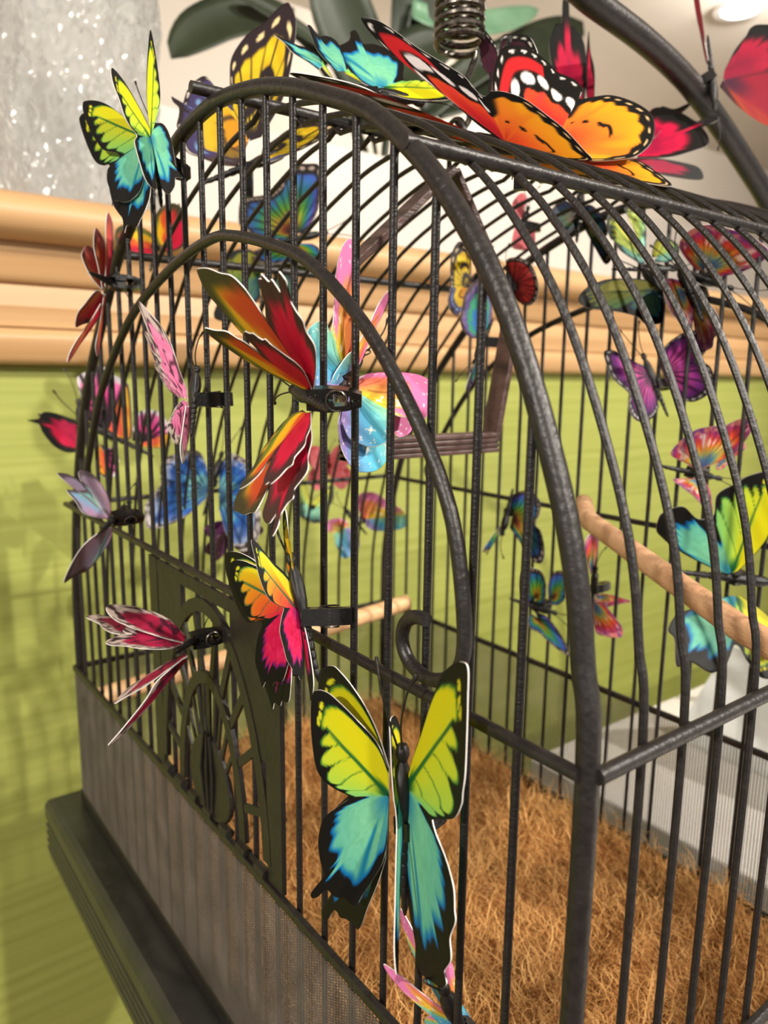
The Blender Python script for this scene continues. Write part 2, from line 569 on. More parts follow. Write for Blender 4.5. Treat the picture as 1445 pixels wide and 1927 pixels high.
# scrolled doorway arch on the front wall
DA = [(.0360, .0172), (.0374, .0349), (.0425, .0530), (.0534, .0708), (.0721, .0926), (.0902, .1078), (.1105, .1203), (.1302, .1270), (.1567, .1333),
      (.1786, .1352), (.2153, .1295), (.2618, .1153), (.2955, .0966), (.3264, .0718), (.3550, .0350), (.3680, .0150)]
CU = [(.0505, .0222), (.0551, .0218), (.0594, .0188), (.0607, .0134), (.0575, .0085), (.0495, .0062), (.0412, .0092)]
CU2 = [(.3700, .0090), (.3640, .0040), (.3560, .0060), (.3530, .0120), (.3560, .0170), (.3600, .0180)]
for x in (-.0046, L + .0046):
    MB().tube([(x, y, z) for y, z in catmull(CU + DA + CU2, 6)], .0020, 12).build('doorway_arch', M['iron'], cage, True)
# fan-pattern door panel: each strap its own piece
DPX = -.0022
pc, pb = .200, -.112


def ell(ry, rz, a0, a1, n_=22):
    return [(DPX, pc + ry * math.cos(math.radians(a0 + (a1 - a0) * k / n_)), pb + rz * math.sin(math.radians(a0 + (a1 - a0) * k / n_))) for k in range(n_ + 1)]


def pstrip(name, pts, w, t=.0014):
    return MB().strip(pts, w, t, (1, 0, 0)).build(name, M['plate'], cage)


pstrip('door_stile', [(DPX, .1395, -.1125), (DPX, .1395, -.003)], .0115, .002)
pstrip('door_stile', [(DPX, .2605, -.1125), (DPX, .2605, -.003)], .0105, .002)
pstrip('door_head', [(DPX, .1455, -.0062), (DPX, .2550, -.0062)], .0058, .0018)
pstrip('door_arch', ell(.0545, .099, 4, 176), .0062, .0024)
pstrip('door_arch', ell(.0325, .066, 4, 176, 18), .0056, .0020)
for a in range(8, 173, 12):
    ca_, sa = math.cos(math.radians(a)), math.sin(math.radians(a))
    if 30 < a < 150:
        pstrip('door_spoke', [(DPX, pc + .019 * ca_, pb + .038 * sa), (DPX, pc + .0318 * ca_, pb + .0645 * sa)], .0020, .0010)
for a in range(-4, 185, 17):
    ca_, sa = math.cos(math.radians(a)), math.sin(math.radians(a))
    sh_ = .0045 * (1 if ca_ > 0 else -1)
    pstrip('door_lattice', [(DPX, pc + .0300 * ca_, pb + .061 * sa + .004), (DPX, pc + .0530 * ca_ + sh_ * abs(sa), pb + .0965 * sa + .004)], .0036)
for sgn in (1, -1):
    q = MB()                                                       # solid spandrel beside the arch
    edge = [(DPX, pc + .0555 * math.cos(math.radians(90 - sgn * t)), pb + .100 * math.sin(math.radians(90 - sgn * t))) for t in range(28, 62, 4)]
    cor = (DPX, pc + sgn * .0545, -.009)
    top = (DPX, edge[0][1], -.009)
    poly = [top] + edge + [(DPX, pc + sgn * .0545, edge[-1][2]), cor]
    n_ = len(poly)
    q.add([(DPX - .0008, y, z) for _, y, z in poly] + [(DPX + .0008, y, z) for _, y, z in poly],
          [tuple(range(n_)), tuple(range(2 * n_ - 1, n_ - 1, -1))] + [(k, k + n_, (k + 1) % n_ + n_, (k + 1) % n_) for k in range(n_)])
    q.build('door_spandrel', M['plate'], cage)
lf = [(pc + (.0215 + .004 * math.cos(math.radians(a))) * math.sin(math.radians(a)), pb + .019 - .020 * math.cos(math.radians(a))) for a in range(0, 360, 15)]
q = MB()
n_ = len(lf)
q.add([(DPX - .0012, y, z) for y, z in lf] + [(DPX + .0012, y, z) for y, z in lf],
      [tuple(range(n_)), tuple(range(2 * n_ - 1, n_ - 1, -1))] + [(k, k + n_, (k + 1) % n_ + n_, (k + 1) % n_) for k in range(n_)])
bevel(q.build('door_leaf', M['plate'], cage), .0008)
for k in range(-1, 2):
    MB().tube([(DPX - .0014, pc + k * .004, pb + .003), (DPX - .0020, pc + k * .0062, pb + .022), (DPX - .0014, pc + k * .003, pb + .040)], .0008, 6).build('leaf_vein', M['plate'], cage, True)
for k, y in enumerate(np.linspace(.150, .250, 7)):
    MB().tube([(DPX - .001, y - .004, -.1105), (DPX - .001, y + .004, -.1105)], .0022, 8).build('door_bead', M['plate'], cage, True)
# ring on the ridge for the hanging spring
MB().tube([(.1215, .185 + .0065 * math.cos(a), .1965 + .0065 * math.sin(a)) for a in np.linspace(0, 2 * math.pi, 25)], .0011, 8, False).build('hanging_ring', M['iron'], cage, True)

# curved stand arm at the right and the spring hanging from it
arm = thing('hanging_stand', (.655, .185, -.254), 'black curved metal hanging stand arching over the cage roof', 'stand')
ARM = [(.108, .2865), (.150, .2855), (.1971, .2810), (.2139, .2780), (.2618, .2710), (.3043, .2604), (.3439, .2440), (.3894, .2213), (.4131, .2081), (.475, .170), (.545, .125), (.600, .07), (.640, 0), (.655, -.10), (.655, -.245)]
MB().tube([(x, .185, z) for x, z in catmull(ARM, 6)], .0068, 18).build('arm', M['iron'], arm, True)
MB().lathe([(.07, -.2538), (.07, -.2500), (.02, -.2440), (.012, -.236)], (.655, .185, 0), 28).build('foot', M['iron'], arm, True)
sp = []
for k in range(0, 16 * 11 + 1):
    a = 2 * math.pi * k / 16
    sp.append((.1222 + .0104 * math.cos(a), .185 + .0104 * math.sin(a), .2335 + .0041 * k / 16))
tail = [(.1222, .1850, .2020), (.1270, .185, .2010), (.1300, .1850, .2065), (.1240, .1850, .2140), (.1285, .185, .2230), (.1322, .185, .2310)]
hook = [(.130, .183, .2790), (.124, .178, .286), (.122, .1755, .292)]
tag(MB().tube([tuple(p) for p in catmull(tail, 5)] + sp + [tuple(p) for p in catmull(hook, 4)], .00145, 8).build('coil_spring', M['steel'], None, True),
    'dark coil spring hooking the cage roof to the curved stand arm', 'spring')

# perches and swing
tag(MB().tube([(.2575, .2050, .0072), (.225, .176, .0045), (.16, .05, -.012), (.1405, -.006, -.0183)], .0056, 24).build('perch', M['dowel'], None, True),
    'thick round wooden perch on the right, crossing behind the side bars', 'perch')
tag(MB().tube([(.002, .394, -.1280), (.08, .388, -.1200), (.17, .381, -.110), (.252, .375, -.1010)], .0066, 20).build('perch', M['bark'], None, True),
    'pale round wooden perch low in the cage beyond the fan-pattern door', 'perch')
sw = thing('cage_swing', (.11, .185, .05), 'brown wooden swing hanging inside the cage roof', 'swing')
for seg in ([(.0625, .185, .0530), (.0610, .185, .1310)], [(.0610, .185, .1315), (.1180, .185, .1800)], [(.1185, .185, .1800), (.1640, .185, .1160)], [(.1640, .185, .1155), (.1515, .185, .0530)]):
    bevel(MB().strip(seg, .0034, .0115, (0, 1, 0)).build('swing_side', M['swing'], sw), .0006)
q = MB()
for k in range(4):
    q.box((.060, .1795, .0475 + k * .0026), (.153, .1905, .0497 + k * .0026))
q.box((.060, .1805, .0475), (.153, .1895, .0578))
bevel(q.build('swing_perch', M['swing'], sw), .0005)
MB().tube([(.1182, .185, .1805), (.1182, .185, .1865)], .0012, 8).build('swing_hook', M['steel'], sw, True)

# coir mat
cm = thing('coir_mat', (.13, .21, -.215), 'shaggy brown coconut-fibre mat on the cage floor', 'mat')
nx, ny = 40, 60
gx, gy = np.meshgrid(np.linspace(.006, L - .010, nx), np.linspace(.006, WD - .008, ny), indexing='ij')


def coirz(x, y):
    e = np.minimum(np.minimum(x, L - x), np.minimum(y, WD - y))
    return -.205 + .012 * np.clip(e / .03, 0, 1) + .002 * np.sin(x * 90 + 3 * np.sin(y * 40)) + .002 * np.sin(y * 70 + 2)


gz = coirz(gx, gy)
V = np.stack([gx, gy, gz], -1).reshape(-1, 3)
F = [(i * ny + j, (i + 1) * ny + j, (i + 1) * ny + j + 1, i * ny + j + 1) for i in range(nx - 1) for j in range(ny - 1)]
me = bpy.data.meshes.new('mat_base')
me.from_pydata(V.tolist(), [], F)
att = me.color_attributes.new('Col', 'FLOAT_COLOR', 'POINT')
cc = np.ones((len(V), 4))
cc[:, :3] = lin(np.array([150, 98, 50]) / 255)
att.data.foreach_set('color', cc.ravel())
me.materials.append(M['coir'])
link('mat_base', me, cm)
NF, SG = 34000, 6
bx = RNG.uniform(.008, L - .012, NF)
by = RNG.uniform(.008, WD - .010, NF)
p = np.stack([bx, by, coirz(bx, by) - .001], -1)
az = RNG.uniform(0, 2 * np.pi, NF)
el = RNG.uniform(.05, 1.15, NF)
ln = RNG.uniform(.010, .030, NF) / SG
crl = RNG.normal(0, .55, NF)
drp = RNG.uniform(.0, .42, NF)
wd = RNG.uniform(  .00014, .00036, NF)
V = np.zeros((NF, SG + 1, 2, 3))
for s_ in range(SG + 1):
    d = np.stack([np.cos(az) * np.cos(el), np.sin(az) * np.cos(el), np.sin(el)], -1)
    sd = np.stack([-np.sin(az), np.cos(az), .5 * np.sin(az * 3)], -1)
    k = (1 - .8 * s_ / SG)
    V[:, s_, 0] = p - sd * (wd * k)[:, None]
    V[:, s_, 1] = p + sd * (wd * k)[:, None]
    p = p + d * ln[:, None]
    p[:, 0] = np.clip(p[:, 0], .004, L - .006)
    p[:, 1] = np.clip(p[:, 1], .004, WD - .006)
    az = az + crl
    el = el - drp
base = (np.arange(NF) * (SG + 1) * 2)[:, None] + np.arange(SG)[None] * 2
F = np.stack([base, base + 1, base + 3, base + 2], -1).reshape(-1, 4)
me = bpy.data.meshes.new('fibre')
me.vertices.add(NF * (SG + 1) * 2)
me.vertices.foreach_set('co', V.ravel())
me.loops.add(F.size)
me.loops.foreach_set('vertex_index', F.ravel())
me.polygons.add(len(F))
me.polygons.foreach_set('loop_start', np.arange(len(F)) * 4)
me.update(calc_edges=True)
att = me.color_attributes.new('Col', 'FLOAT_COLOR', 'POINT')
tt = RNG.uniform(0, 1, NF)[:, None]
patch = (.5 + .5 * np.sin(bx * 60 + 2 * np.sin(by * 45)))[:, None]
fc = lin(np.array([176, 118, 58]) / 255) * (1 - tt) + lin(np.array([238, 190, 122]) / 255) * tt
fc = fc * (.75 + .35 * patch)
cc = np.ones((NF, (SG + 1) * 2, 4))
cc[..., :3] = fc[:, None, :]
att.data.foreach_set('color', cc.ravel())
me.materials.append(M['coir'])
tag(link('fibres', me, cm), kind='stuff')

# ------------------------------------------------------------------ butterflies: printed film wings
SH = {
    'A': [[86,0.12],[76,0.5],[67,0.9],[60,1.2],[55,1.38],[51,1.45],[47,1.43],[42,1.33],[33,1.15],[24,1.0],[16,0.88],[9,0.75],[3,0.6],[-4,0.6],[-14,0.7],[-27,0.82],[-38,0.9],[-47,0.98],[-52,1.06],[-55,1.24],[-58,1.24],[-61,1.02],[-66,1.06],[-70,0.96],[-76,1.0],[-82,0.75],[-87,0.35],[-90,0.15]],
    'B': [[86,0.12],[76,0.5],[67,0.9],[60,1.2],[55,1.38],[50,1.43],[45,1.36],[36,1.18],[26,1.02],[16,0.9],[9,0.78],[3,0.68],[-4,0.72],[-14,0.82],[-27,0.92],[-38,0.98],[-47,1.02],[-53,1.08],[-57,1.36],[-60,1.36],[-64,1.02],[-70,0.95],[-76,0.85],[-82,0.6],[-87,0.3],[-90,0.15]],
    'C': [[86,0.12],[75,0.5],[64,0.88],[55,1.16],[49,1.3],[44,1.32],[39,1.25],[31,1.08],[22,0.94],[12,0.85],[5,0.76],[-1,0.78],[-10,0.88],[-22,0.95],[-35,0.95],[-48,0.9],[-60,0.82],[-72,0.68],[-82,0.42],[-88,0.2],[-90,0.14]],
    'D': [[86,0.12],[76,0.55],[68,0.95],[61,1.3],[56,1.47],[51,1.52],[46,1.42],[39,1.12],[31,0.88],[23,0.7],[16,0.58],[9,0.62],[0,0.74],[-14,0.88],[-28,1.0],[-40,1.07],[-45,1.15],[-48,1.42],[-51,1.42],[-54,1.1],[-60,1.0],[-68,0.95],[-76,0.7],[-85,0.3],[-90,0.14]],
    'E': [[86,0.12],[76,0.5],[68,0.9],[61,1.22],[56,1.4],[51,1.45],[46,1.36],[39,1.15],[30,0.95],[20,0.8],[12,0.7],[5,0.72],[-6,0.86],[-20,1.0],[-34,1.08],[-46,1.1],[-56,1.0],[-66,0.85],[-76,0.62],[-85,0.3],[-90,0.14]],
    'F': [[86,0.12],[75,0.6],[65,1.0],[57,1.22],[50,1.32],[43,1.32],[35,1.2],[26,1.0],[17,0.84],[9,0.75],[3,0.72],[-6,0.84],[-20,1.0],[-34,1.07],[-48,1.05],[-60,0.95],[-71,0.75],[-80,0.48],[-87,0.22],[-90,0.14]]}
NOTCH = dict(A=2, B=2, C=4, D=15, E=10, F=3)


def Rof(sh, a):
    pts = SH[sh]
    A = np.array([q_[0] for q_ in pts][::-1], float)
    R = np.array([q_[1] for q_ in pts][::-1])
    a = np.asarray(a, float)
    m1 = np.gradient(R, A)
    i = np.clip(np.searchsorted(A, a) - 1, 0, len(A) - 2)
    h = A[i + 1] - A[i]
    t = (a - A[i]) / h
    return (2 * t**3 - 3 * t**2 + 1) * R[i] + (t**3 - 2 * t**2 + t) * h * m1[i] + (-2 * t**3 + 3 * t**2) * R[i + 1] + (t**3 - t**2) * h * m1[i + 1]


def hsh(i, j, s=0):
    v = np.sin(i * 127.1 + j * 311.7 + s * 74.7) * 43758.5453
    return v - np.floor(v)


def vnoise(x, y, s=0):
    i, j = np.floor(x), np.floor(y)
    u, v = x - i, y - j
    u, v = u * u * (3 - 2 * u), v * v * (3 - 2 * v)
    return (hsh(i, j, s) * (1 - u) + hsh(i + 1, j, s) * u) * (1 - v) + (hsh(i, j + 1, s) * (1 - u) + hsh(i + 1, j + 1, s) * u) * v


def ss(a, b_, x):
    t = np.clip((x - a) / (b_ - a), 0, 1)
    return t * t * (3 - 2 * t)


def mix(c1, c2, t):
    t = np.asarray(t)[..., None]
    return c1 * (1 - t) + c2 * t


def ramp(t, stops):
    ts = [s_[0] for s_ in stops]
    cs = np.array([s_[1] for s_ in stops], float) / 255
    return np.stack([np.interp(t, ts, cs[:, k]) for k in range(3)], -1)


def C(r, g, b_):
    return np.array([r, g, b_]) / 255.0


def cell(a, a0, w):
    k = np.floor((a - a0) / w)
    return k, (a - a0) / w - k


def wing_colour(style, sh, a, rho):
    """a: angle in degrees (+ fore wing, - hind wing), rho: 0 at the hinge, 1 at the margin; sRGB out"""
    aN = NOTCH[sh]
    R = Rof(sh, a)
    r = rho * R
    u, v = r * np.cos(np.radians(a)), r * np.sin(np.radians(a))
    fore = a > aN
    ed = (1 - rho) * R
    K = C(20, 18, 16)
    one = np.ones_like(a)
    lead = np.interp(a, [aN, 30, 50, 56, 64, 86], [0, 0, .2, .8, 1, 1])        # how much this is the leading edge
    n1 = vnoise(u * 9, v * 9, 1)
    n2 = vnoise(u * 30, v * 30, 2)
    ns = vnoise(a / 3.0, rho * 3, 3)                                            # streaks along the veins
    if style in ('lime', 'limepale', 'limeshaded', 'ember'):
        mv = 44.0                                                               # main vein; side cells branch off it
        e1 = (math.cos(math.radians(mv)), math.sin(math.radians(mv)))
        d1 = (math.cos(math.radians(2)), math.sin(math.radians(2)))
        det = e1[0] * d1[1] - e1[1] * d1[0]
        al = (u * d1[1] - v * d1[0]) / det                                      # where the side vein leaves the main vein
        be = (e1[0] * v - e1[1] * u) / det
        low = a < mv
        k, t = cell(al, -.02, .215)
        tooth = np.where(low, np.abs(2 * t - 1), 0)
        w = np.interp(a, [aN, 12, 25, 38, 47, 53, 60, 72, 86], [.07, .09, .10, .11, .15, .14, .10, .10, .16])
        w = w + .20 * tooth ** 2.2 * (1 - lead) + .05 * (hsh(k, k * 0, 5) - .5) * (1 - lead) + .02 * (n2 - .5)
        body_in = ss(w - .012, w + .012, 1 - rho)
        edge_in = ss(w - .01, w + .05, 1 - rho)
        dm = np.abs(u * e1[1] - v * e1[0])
        vein = (1 - ss(.004, .014, np.minimum(t, 1 - t) * .215)) * low * (al > .1) * .55
        vein = np.maximum(vein, (1 - ss(.008, .026 - .012 * rho, dm)) * (rho > .03) * (rho < .8) * .85)
        vein = np.where(rho < .85, vein, 0)
        if style == 'ember':
            tt = np.clip((a - aN) / 48 * .75 + (rho - .5) * .55, 0, 1)
            cf = ramp(tt, [(0, (236, 34, 74)), (.3, (246, 70, 62)), (.55, (250, 120, 40)), (.8, (246, 190, 30)), (1, (240, 225, 40))])
            tint, rootc = C(30, 110, 80), C(150, 10, 60)
            ch = mix(mix(C(236, 24, 92), C(205, 0, 60), ss(.3, .8, rho) * 0 + n1 * .5), C(255, 90, 130), ss(.55, .8, n2) * .35)
            tinth, tinth2 = C(110, 20, 110), C(160, 0, 60)
        else:
            cf = ramp((a - aN) / 50, [(0, (138, 212, 122)), (.3, (164, 220, 96)), (.62, (206, 222, 54)), (1, (222, 214, 22))])
            tint, rootc = C(12, 92, 50), C(20, 90, 45)
            ch = mix(C(128, 208, 166), C(104, 192, 168), ss(.3, .8, rho)) + (n2[..., None] - .5) * .06
            tinth, tinth2 = C(0, 108, 186), C(10, 120, 170)
        cf = mix(cf, rootc, 1 - ss(.04, .22, rho))
        cf = mix(cf, tint, vein)
        cf = mix(tint, cf, edge_in)
        cf = mix(K, cf, body_in)
        for (ax_, rx) in ((46, .875), (43.5, .90), (49, .885)):
            dd = np.hypot((a - ax_) / 1.2, (rho - rx) / .022)
            cf = mix(cf, C(226, 222, 40), 1 - ss(.75, 1.1, dd))
        wh = .15 + .07 * np.abs(2 * cell(a, -90, 7.5)[1] - 1) + .09 * (vnoise(a / 4.5, rho * 0, 8) - .3)
        wh = np.where(a > -12, wh + .22 * ss(-12, 1, a), wh)
        bi = ss(wh - .012, wh + .014, 1 - rho)
        ei = ss(wh, wh + .08 + .05 * n1, 1 - rho)
        ch = mix(ch, tinth2, np.clip((1 - ss(.0, .035, np.abs(a + 72 + 6 * (rho - .5)) / 90)) * ss(.15, .35, rho), 0, 1) * .9)
        ch = mix(ch, tinth, (1 - ss(.02, .3, rho)) * .6 + .35 * (a < -80))
        ch = mix(tinth, ch, ei)
        ch = mix(K, ch, bi)
        c = np.where(fore[..., None], cf, ch)
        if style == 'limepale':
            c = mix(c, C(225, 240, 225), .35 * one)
        if style == 'limeshaded':
            c = c * .55  # shade painted in: the lime print darkened for the dim butterflies
        return c
    if style == 'rosy':
        c = wing_colour('crimson', sh, a, rho)
        return np.where(fore[..., None], mix(c, C(222, 92, 112), .55 * one), c)
    if style in ('crimson', 'crimson2', 'crimson3'):
        g = (a - aN) / (80 - aN)
        base = mix(C(214, 34, 50), C(192, 10, 50), n1) if style == 'crimson' else mix(C(178, 12, 62), C(150, 6, 56), n1)
        if style == 'crimson':
            st_ = np.clip(ss(.30, .95, g + .25 * (ns - .5)), 0, 1)
            cf = mix(base, C(226, 84, 40), ss(.10, .42, g + .3 * (ns - .5)))
            cf = mix(cf, C(248, 190, 34), ss(.40, .62, g + .30 * (ns - .5)) * ss(.2, .4, rho))
            tip = ss(.72, .96, rho + .26 * (ns - .5) - .12 * (g - .5))
            cf = mix(cf, C(70, 66, 40), tip)
            cf = mix(cf, C(36, 96, 52), ss(.55, .8, g) * ss(.62, .75, rho) * (1 - ss(.8, .92, rho)) * .7)
            cf = mix(cf, C(82, 34, 50), 1 - ss(.0, .05, (86 - a) / 90 * 1.6))
        else:
            cf = mix(base, K, ss(.62, .82, rho + .2 * (ns - .5)))
            if style == 'crimson3':
                cf = mix(mix(C(176, 24, 56), C(200, 74, 46), ss(.45, .9, g + .3 * (ns - .5))), C(70, 30, 40), ss(.85, 1, g))
                cf = mix(cf, C(70, 24, 60), (1 - ss(.1, .45, rho)) * .8)
        cf = mix(cf, C(112, 20, 40), (1 - ss(0, .06, (a - aN) / 90)) * .7)
        wb = .20 if style == 'crimson' else .27
        bd = ss(1 - wb - .10, 1 - wb + .10, rho + .16 * (ns - .5))
        ch = mix(base, C(226, 24, 70), ss(.2, .7, rho) * .7)
        ch = mix(ch, C(74, 48, 46) if style == 'crimson' else K, bd)
        ch = mix(ch, C(90, 20, 36), (1 - ss(0, .10, (aN - a) / 90)) * .7)
        return np.where(fore[..., None], cf, ch)
    if style == 'monarch':
        g = (a - aN) / (84 - aN)
        cf = ramp(rho, [(0, (170, 24, 30)), (.25, (206, 40, 44)), (.5, (238, 84, 40))])
        cf = mix(cf, C(232, 60, 66), ss(.35, .65, n1) * .6)
        zz = .50 + .05 * np.abs(2 * cell(a, aN, 14)[1] - 1)
        cf = mix(cf, K, ss(zz - .015, zz + .015, rho))
        k, t = cell(a, aN, 11)
        dd = np.hypot((t - .5) / .44, (rho - .66 - .03 * (hsh(k, k * 0, 2) - .5)) / .075)
        wmask = (1 - ss(.8, 1.05, dd)) * (a < 74)
        cf = mix(cf, C(214, 40, 44), ss(.72, .75, rho) * (1 - ss(.86, .89, rho)) * (a > 30))
        cf = mix(cf, C(246, 238, 236), wmask)
        k2, t2 = cell(a, aN, 5.5)
        d2 = np.hypot((t2 - .5) / .24, (rho - .940) / .018)
        cf = mix(cf, K, ss(.885, .90, rho) + 0 * rho)
        cf = mix(cf, C(248, 240, 232), 1 - ss(.75, 1.05, d2))
        cf = mix(cf, K, ss(70, 76, a) * (1 - ss(.9, 1, rho) * 0))
        ch = ramp(rho, [(0, (196, 40, 30)), (.3, (236, 96, 40)), (.6, (250, 150, 36)), (1, (252, 184, 30))])
        ch = mix(ch, C(236, 112, 40), ss(.45, .9, vnoise(a / 5, rho * 2, 9)) * .6)
        ch = mix(ch, K, ss(.88, .905, rho + .05 * np.abs(2 * cell(a, -90, 9)[1] - 1)) * ss(-92, -70, a + 0 * rho))
        k3, t3 = cell(a, -90, 7)
        ch = mix(ch, C(244, 206, 150), (1 - ss(.7, 1.05, np.hypot((t3 - .5) / .24, (rho - .945) / .018))) * (a < -14))
        for (ax_, rx, wa, wr) in ((-8, .42, 3, .03), (-24, .46, 4, .035), (-38, .52, 5, .03), (-46, .56, 8, .022)):
            ch = mix(ch, K, 1 - ss(.8, 1.1, np.hypot((a - ax_) / wa, (rho - rx) / wr)))
        ch = mix(ch, K, ss(-3, 3, a) * ss(.5, .6, rho))
        return np.where(fore[..., None], cf, ch)
    if style == 'maroon':
        c = mix(C(66, 34, 48), C(84, 44, 58), n1)
        c = mix(c, K, ss(.8, .86, rho))
        k2, t2 = cell(a, aN, 6)
        return mix(c, C(240, 232, 226), 1 - ss(.75, 1.1, np.hypot((t2 - .5) / .3, (rho - .92) / .03)))
    if style == 'tiger':
        D = C(44, 32, 36)
        k, t = cell(a, aN, 8.0)
        cf = mix(C(232, 200, 34), C(222, 178, 20), ss(.2, .9, n1))
        vein = 1 - ss(.004, .012, np.minimum(t, 1 - t) * np.radians(8) * r)
        cf = mix(cf, D, vein)
        cf = mix(cf, D, ss(.20, .24, rho) * (1 - ss(.33, .36, rho + .03 * np.abs(2 * t - 1))) * (a > 14))
        cf = mix(cf, D, ss(.44, .47, rho) * (1 - ss(.53, .56, rho)) * (a > 42))
        cf = mix(cf, D, ss(.76, .80, rho + .03 * np.abs(2 * t - 1)))
        cf = mix(cf, C(238, 214, 158), 1 - ss(.75, 1.05, np.hypot((t - .5) / .27, (rho - .885) / .034)))
        cf = mix(cf, D, ss(68, 73, a))
        ch = ramp(rho, [(0, (226, 150, 30)), (.35, (232, 160, 30)), (.55, (232, 196, 36)), (.7, (230, 190, 60))])
        ch = mix(ch, D, (1 - ss(.0, .06, np.abs(rho - .40 - .04 * np.sin(a / 9)))) * .8 * (a < -6))
        kh, th = cell(a, -90, 10)
        band = ss(.68, .72, rho + .03 * np.abs(2 * th - 1))
        ch = mix(ch, C(70, 58, 104), band)
        ch = mix(ch, C(128, 176, 220), (1 - ss(.5, 1.1, np.hypot((th - .5) / .4, (rho - .80) / .05))) * .9)
        ch = mix(ch, D, ss(.92, .94, rho))
        ch = mix(ch, C(236, 224, 214), (1 - ss(.7, 1.05, np.hypot((th - .5) / .3, (rho - .965) / .02))) * (np.abs(a + 58.5) > 8))
        ch = mix(ch, D, (np.abs(a + 58.5) < 4) * ss(.8, .86, rho))
        ch = mix(ch, C(90, 60, 40), (a < -80) * .6 * one)
        return np.where(fore[..., None], cf, ch)
    if style in ('pastel', 'coral', 'lilac'):
        aa = np.clip((a + 8 * (n1 - .5)), -90, 86)
        c = ramp(aa, [(-90, (176, 150, 222)), (-64, (178, 156, 224)), (-50, (110, 182, 228)), (-36, (92, 196, 226)), (-16, (140, 214, 204)), (4, (150, 212, 170)), (14, (244, 214, 70)), (30, (248, 208, 56)), (42, (246, 160, 84)), (60, (240, 124, 92)), (86, (240, 120, 100))])
        c = mix(c, C(238, 132, 186), ss(.58, .78, rho + .08 * (n1 - .5)) * ss(12, 30, a))
        c = mix(c, C(176, 150, 222), (1 - ss(.1, .35, rho)) * (a < 0) * .6)
        if style == 'coral':
            c = mix(C(244, 108, 116), C(246, 150, 160), n1)
        if style == 'lilac':
            c = mix(C(120, 60, 130), C(160, 90, 160), n1)
        k, t = cell(a, -90, 4.5)
        for (rc, sz, sd_) in ((.94, .014, 1), (.89, .017, 2), (.83, .013, 3)):
            rr_ = rc + .03 * (hsh(k, k * 0 + sd_, sd_) - .5)
            dd = np.hypot((t - .5) * np.radians(4.5) * r, (rho - rr_) * R)
            c = mix(c, C(252, 248, 246), (1 - ss(sz * .6, sz, dd)) * (hsh(k, k * 0 + sd_, sd_ + 3) > (.25 + .15 * sd_)))
        for (ax_, rx) in ((36, .60), (-42, .74), (30, .42)):
            x_, y_ = rx * Rof(sh, ax_) * math.cos(math.radians(ax_)), rx * Rof(sh, ax_) * math.sin(math.radians(ax_))
            q1 = (np.abs(u - x_ + .3 * (v - y_)) * np.abs(v - y_ - .3 * (u - x_))) ** .5
            dd = np.hypot(u - x_, v - y_)
            c = mix(c, C(254, 248, 226), (1 - ss(.012, .028, q1)) * (1 - ss(.07, .10, dd)))
        vn = cell(a + 5 * np.sin(rho * 5), -90, 17)[1]
        return c * (1 - .28 * (1 - ss(.003, .011, np.minimum(vn, 1 - vn) * np.radians(17) * r)) * (rho > .2) * (1 - ss(.7, .8, rho)))[..., None]
    if style in ('rainbow', 'rainbowdark', 'redround'):
        tt = np.where(fore, .10 + .62 * rho + (a - aN) / 240, .05 + .85 * rho)
        c = ramp(tt, [(0, (150, 20, 30)), (.15, (208, 44, 30)), (.32, (226, 170, 40)), (.48, (96, 158, 44)), (.62, (40, 128, 140)), (.76, (56, 92, 180)), (.9, (110, 56, 140)), (1, (90, 40, 100))])
        if style == 'redround':
            c = mix(C(150, 30, 34), C(196, 60, 50), n1)
        k, t = cell(a, aN, 11)
        c = mix(c, K, (1 - ss(.006, .02, np.minimum(t, 1 - t) * np.radians(11) * r)) * .8)
        c = mix(c, K, ss(.82, .87, rho))
        k2, t2 = cell(a, aN, 5)
        c = mix(c, C(226, 196, 180), (1 - ss(.7, 1.1, np.hypot((t2 - .5) / .33, (rho - .93) / .028))) * .8)
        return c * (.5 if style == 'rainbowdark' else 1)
    if style == 'blue':
        c = ramp(rho + .3 * (n1 - .5), [(0, (120, 196, 190)), (.3, (132, 206, 208)), (.5, (62, 128, 206)), (.72, (60, 104, 196)), (.85, (170, 190, 232))])
        k, t = cell(a, aN, 12)
        c = mix(c, C(40, 60, 110), (1 - ss(.006, .02, np.minimum(t, 1 - t) * np.radians(12) * r)) * .7)
        return mix(c, mix(C(224, 216, 214), C(70, 54, 60), ss(.4, .6, n2)), ss(.86, .9, rho))
    if style in ('iris', 'irisblue'):
        c = ramp((a + 90) / 176 + .12 * (n1 - .5), [(0, (190, 130, 165)), (.25, (206, 165, 200)), (.42, (150, 195, 232)), (.55, (128, 200, 172)), (.7, (150, 140, 165)), (1, (160, 120, 136))])
        if style == 'irisblue':
            c = ramp(rho + .2 * (n1 - .5), [(0, (60, 150, 190)), (.35, (60, 120, 220)), (.6, (70, 180, 120)), (.8, (120, 90, 170)), (1, (190, 170, 190))])
        return mix(c, C(92, 78, 84), ss(.84, .96, rho + .12 * (ns - .5)))
    if style in ('pinkspot', 'pinkdark'):
        c = mix(C(232, 112, 160), C(240, 150, 186), n1) if style == 'pinkspot' else mix(C(176, 34, 72), C(150, 26, 60), n1)
        sp_ = ss(.62, .70, vnoise(u * 17, v * 9, 12))
        c = mix(c, C(70, 30, 46), sp_ * (rho > .15) * .85)
        lace = ss(.40, .60, vnoise(a / 2.2, rho * 14, 13))
        return mix(c, mix(C(206, 186, 176), C(58, 40, 42), lace), ss(.74, .84, rho + .1 * (ns - .5)))
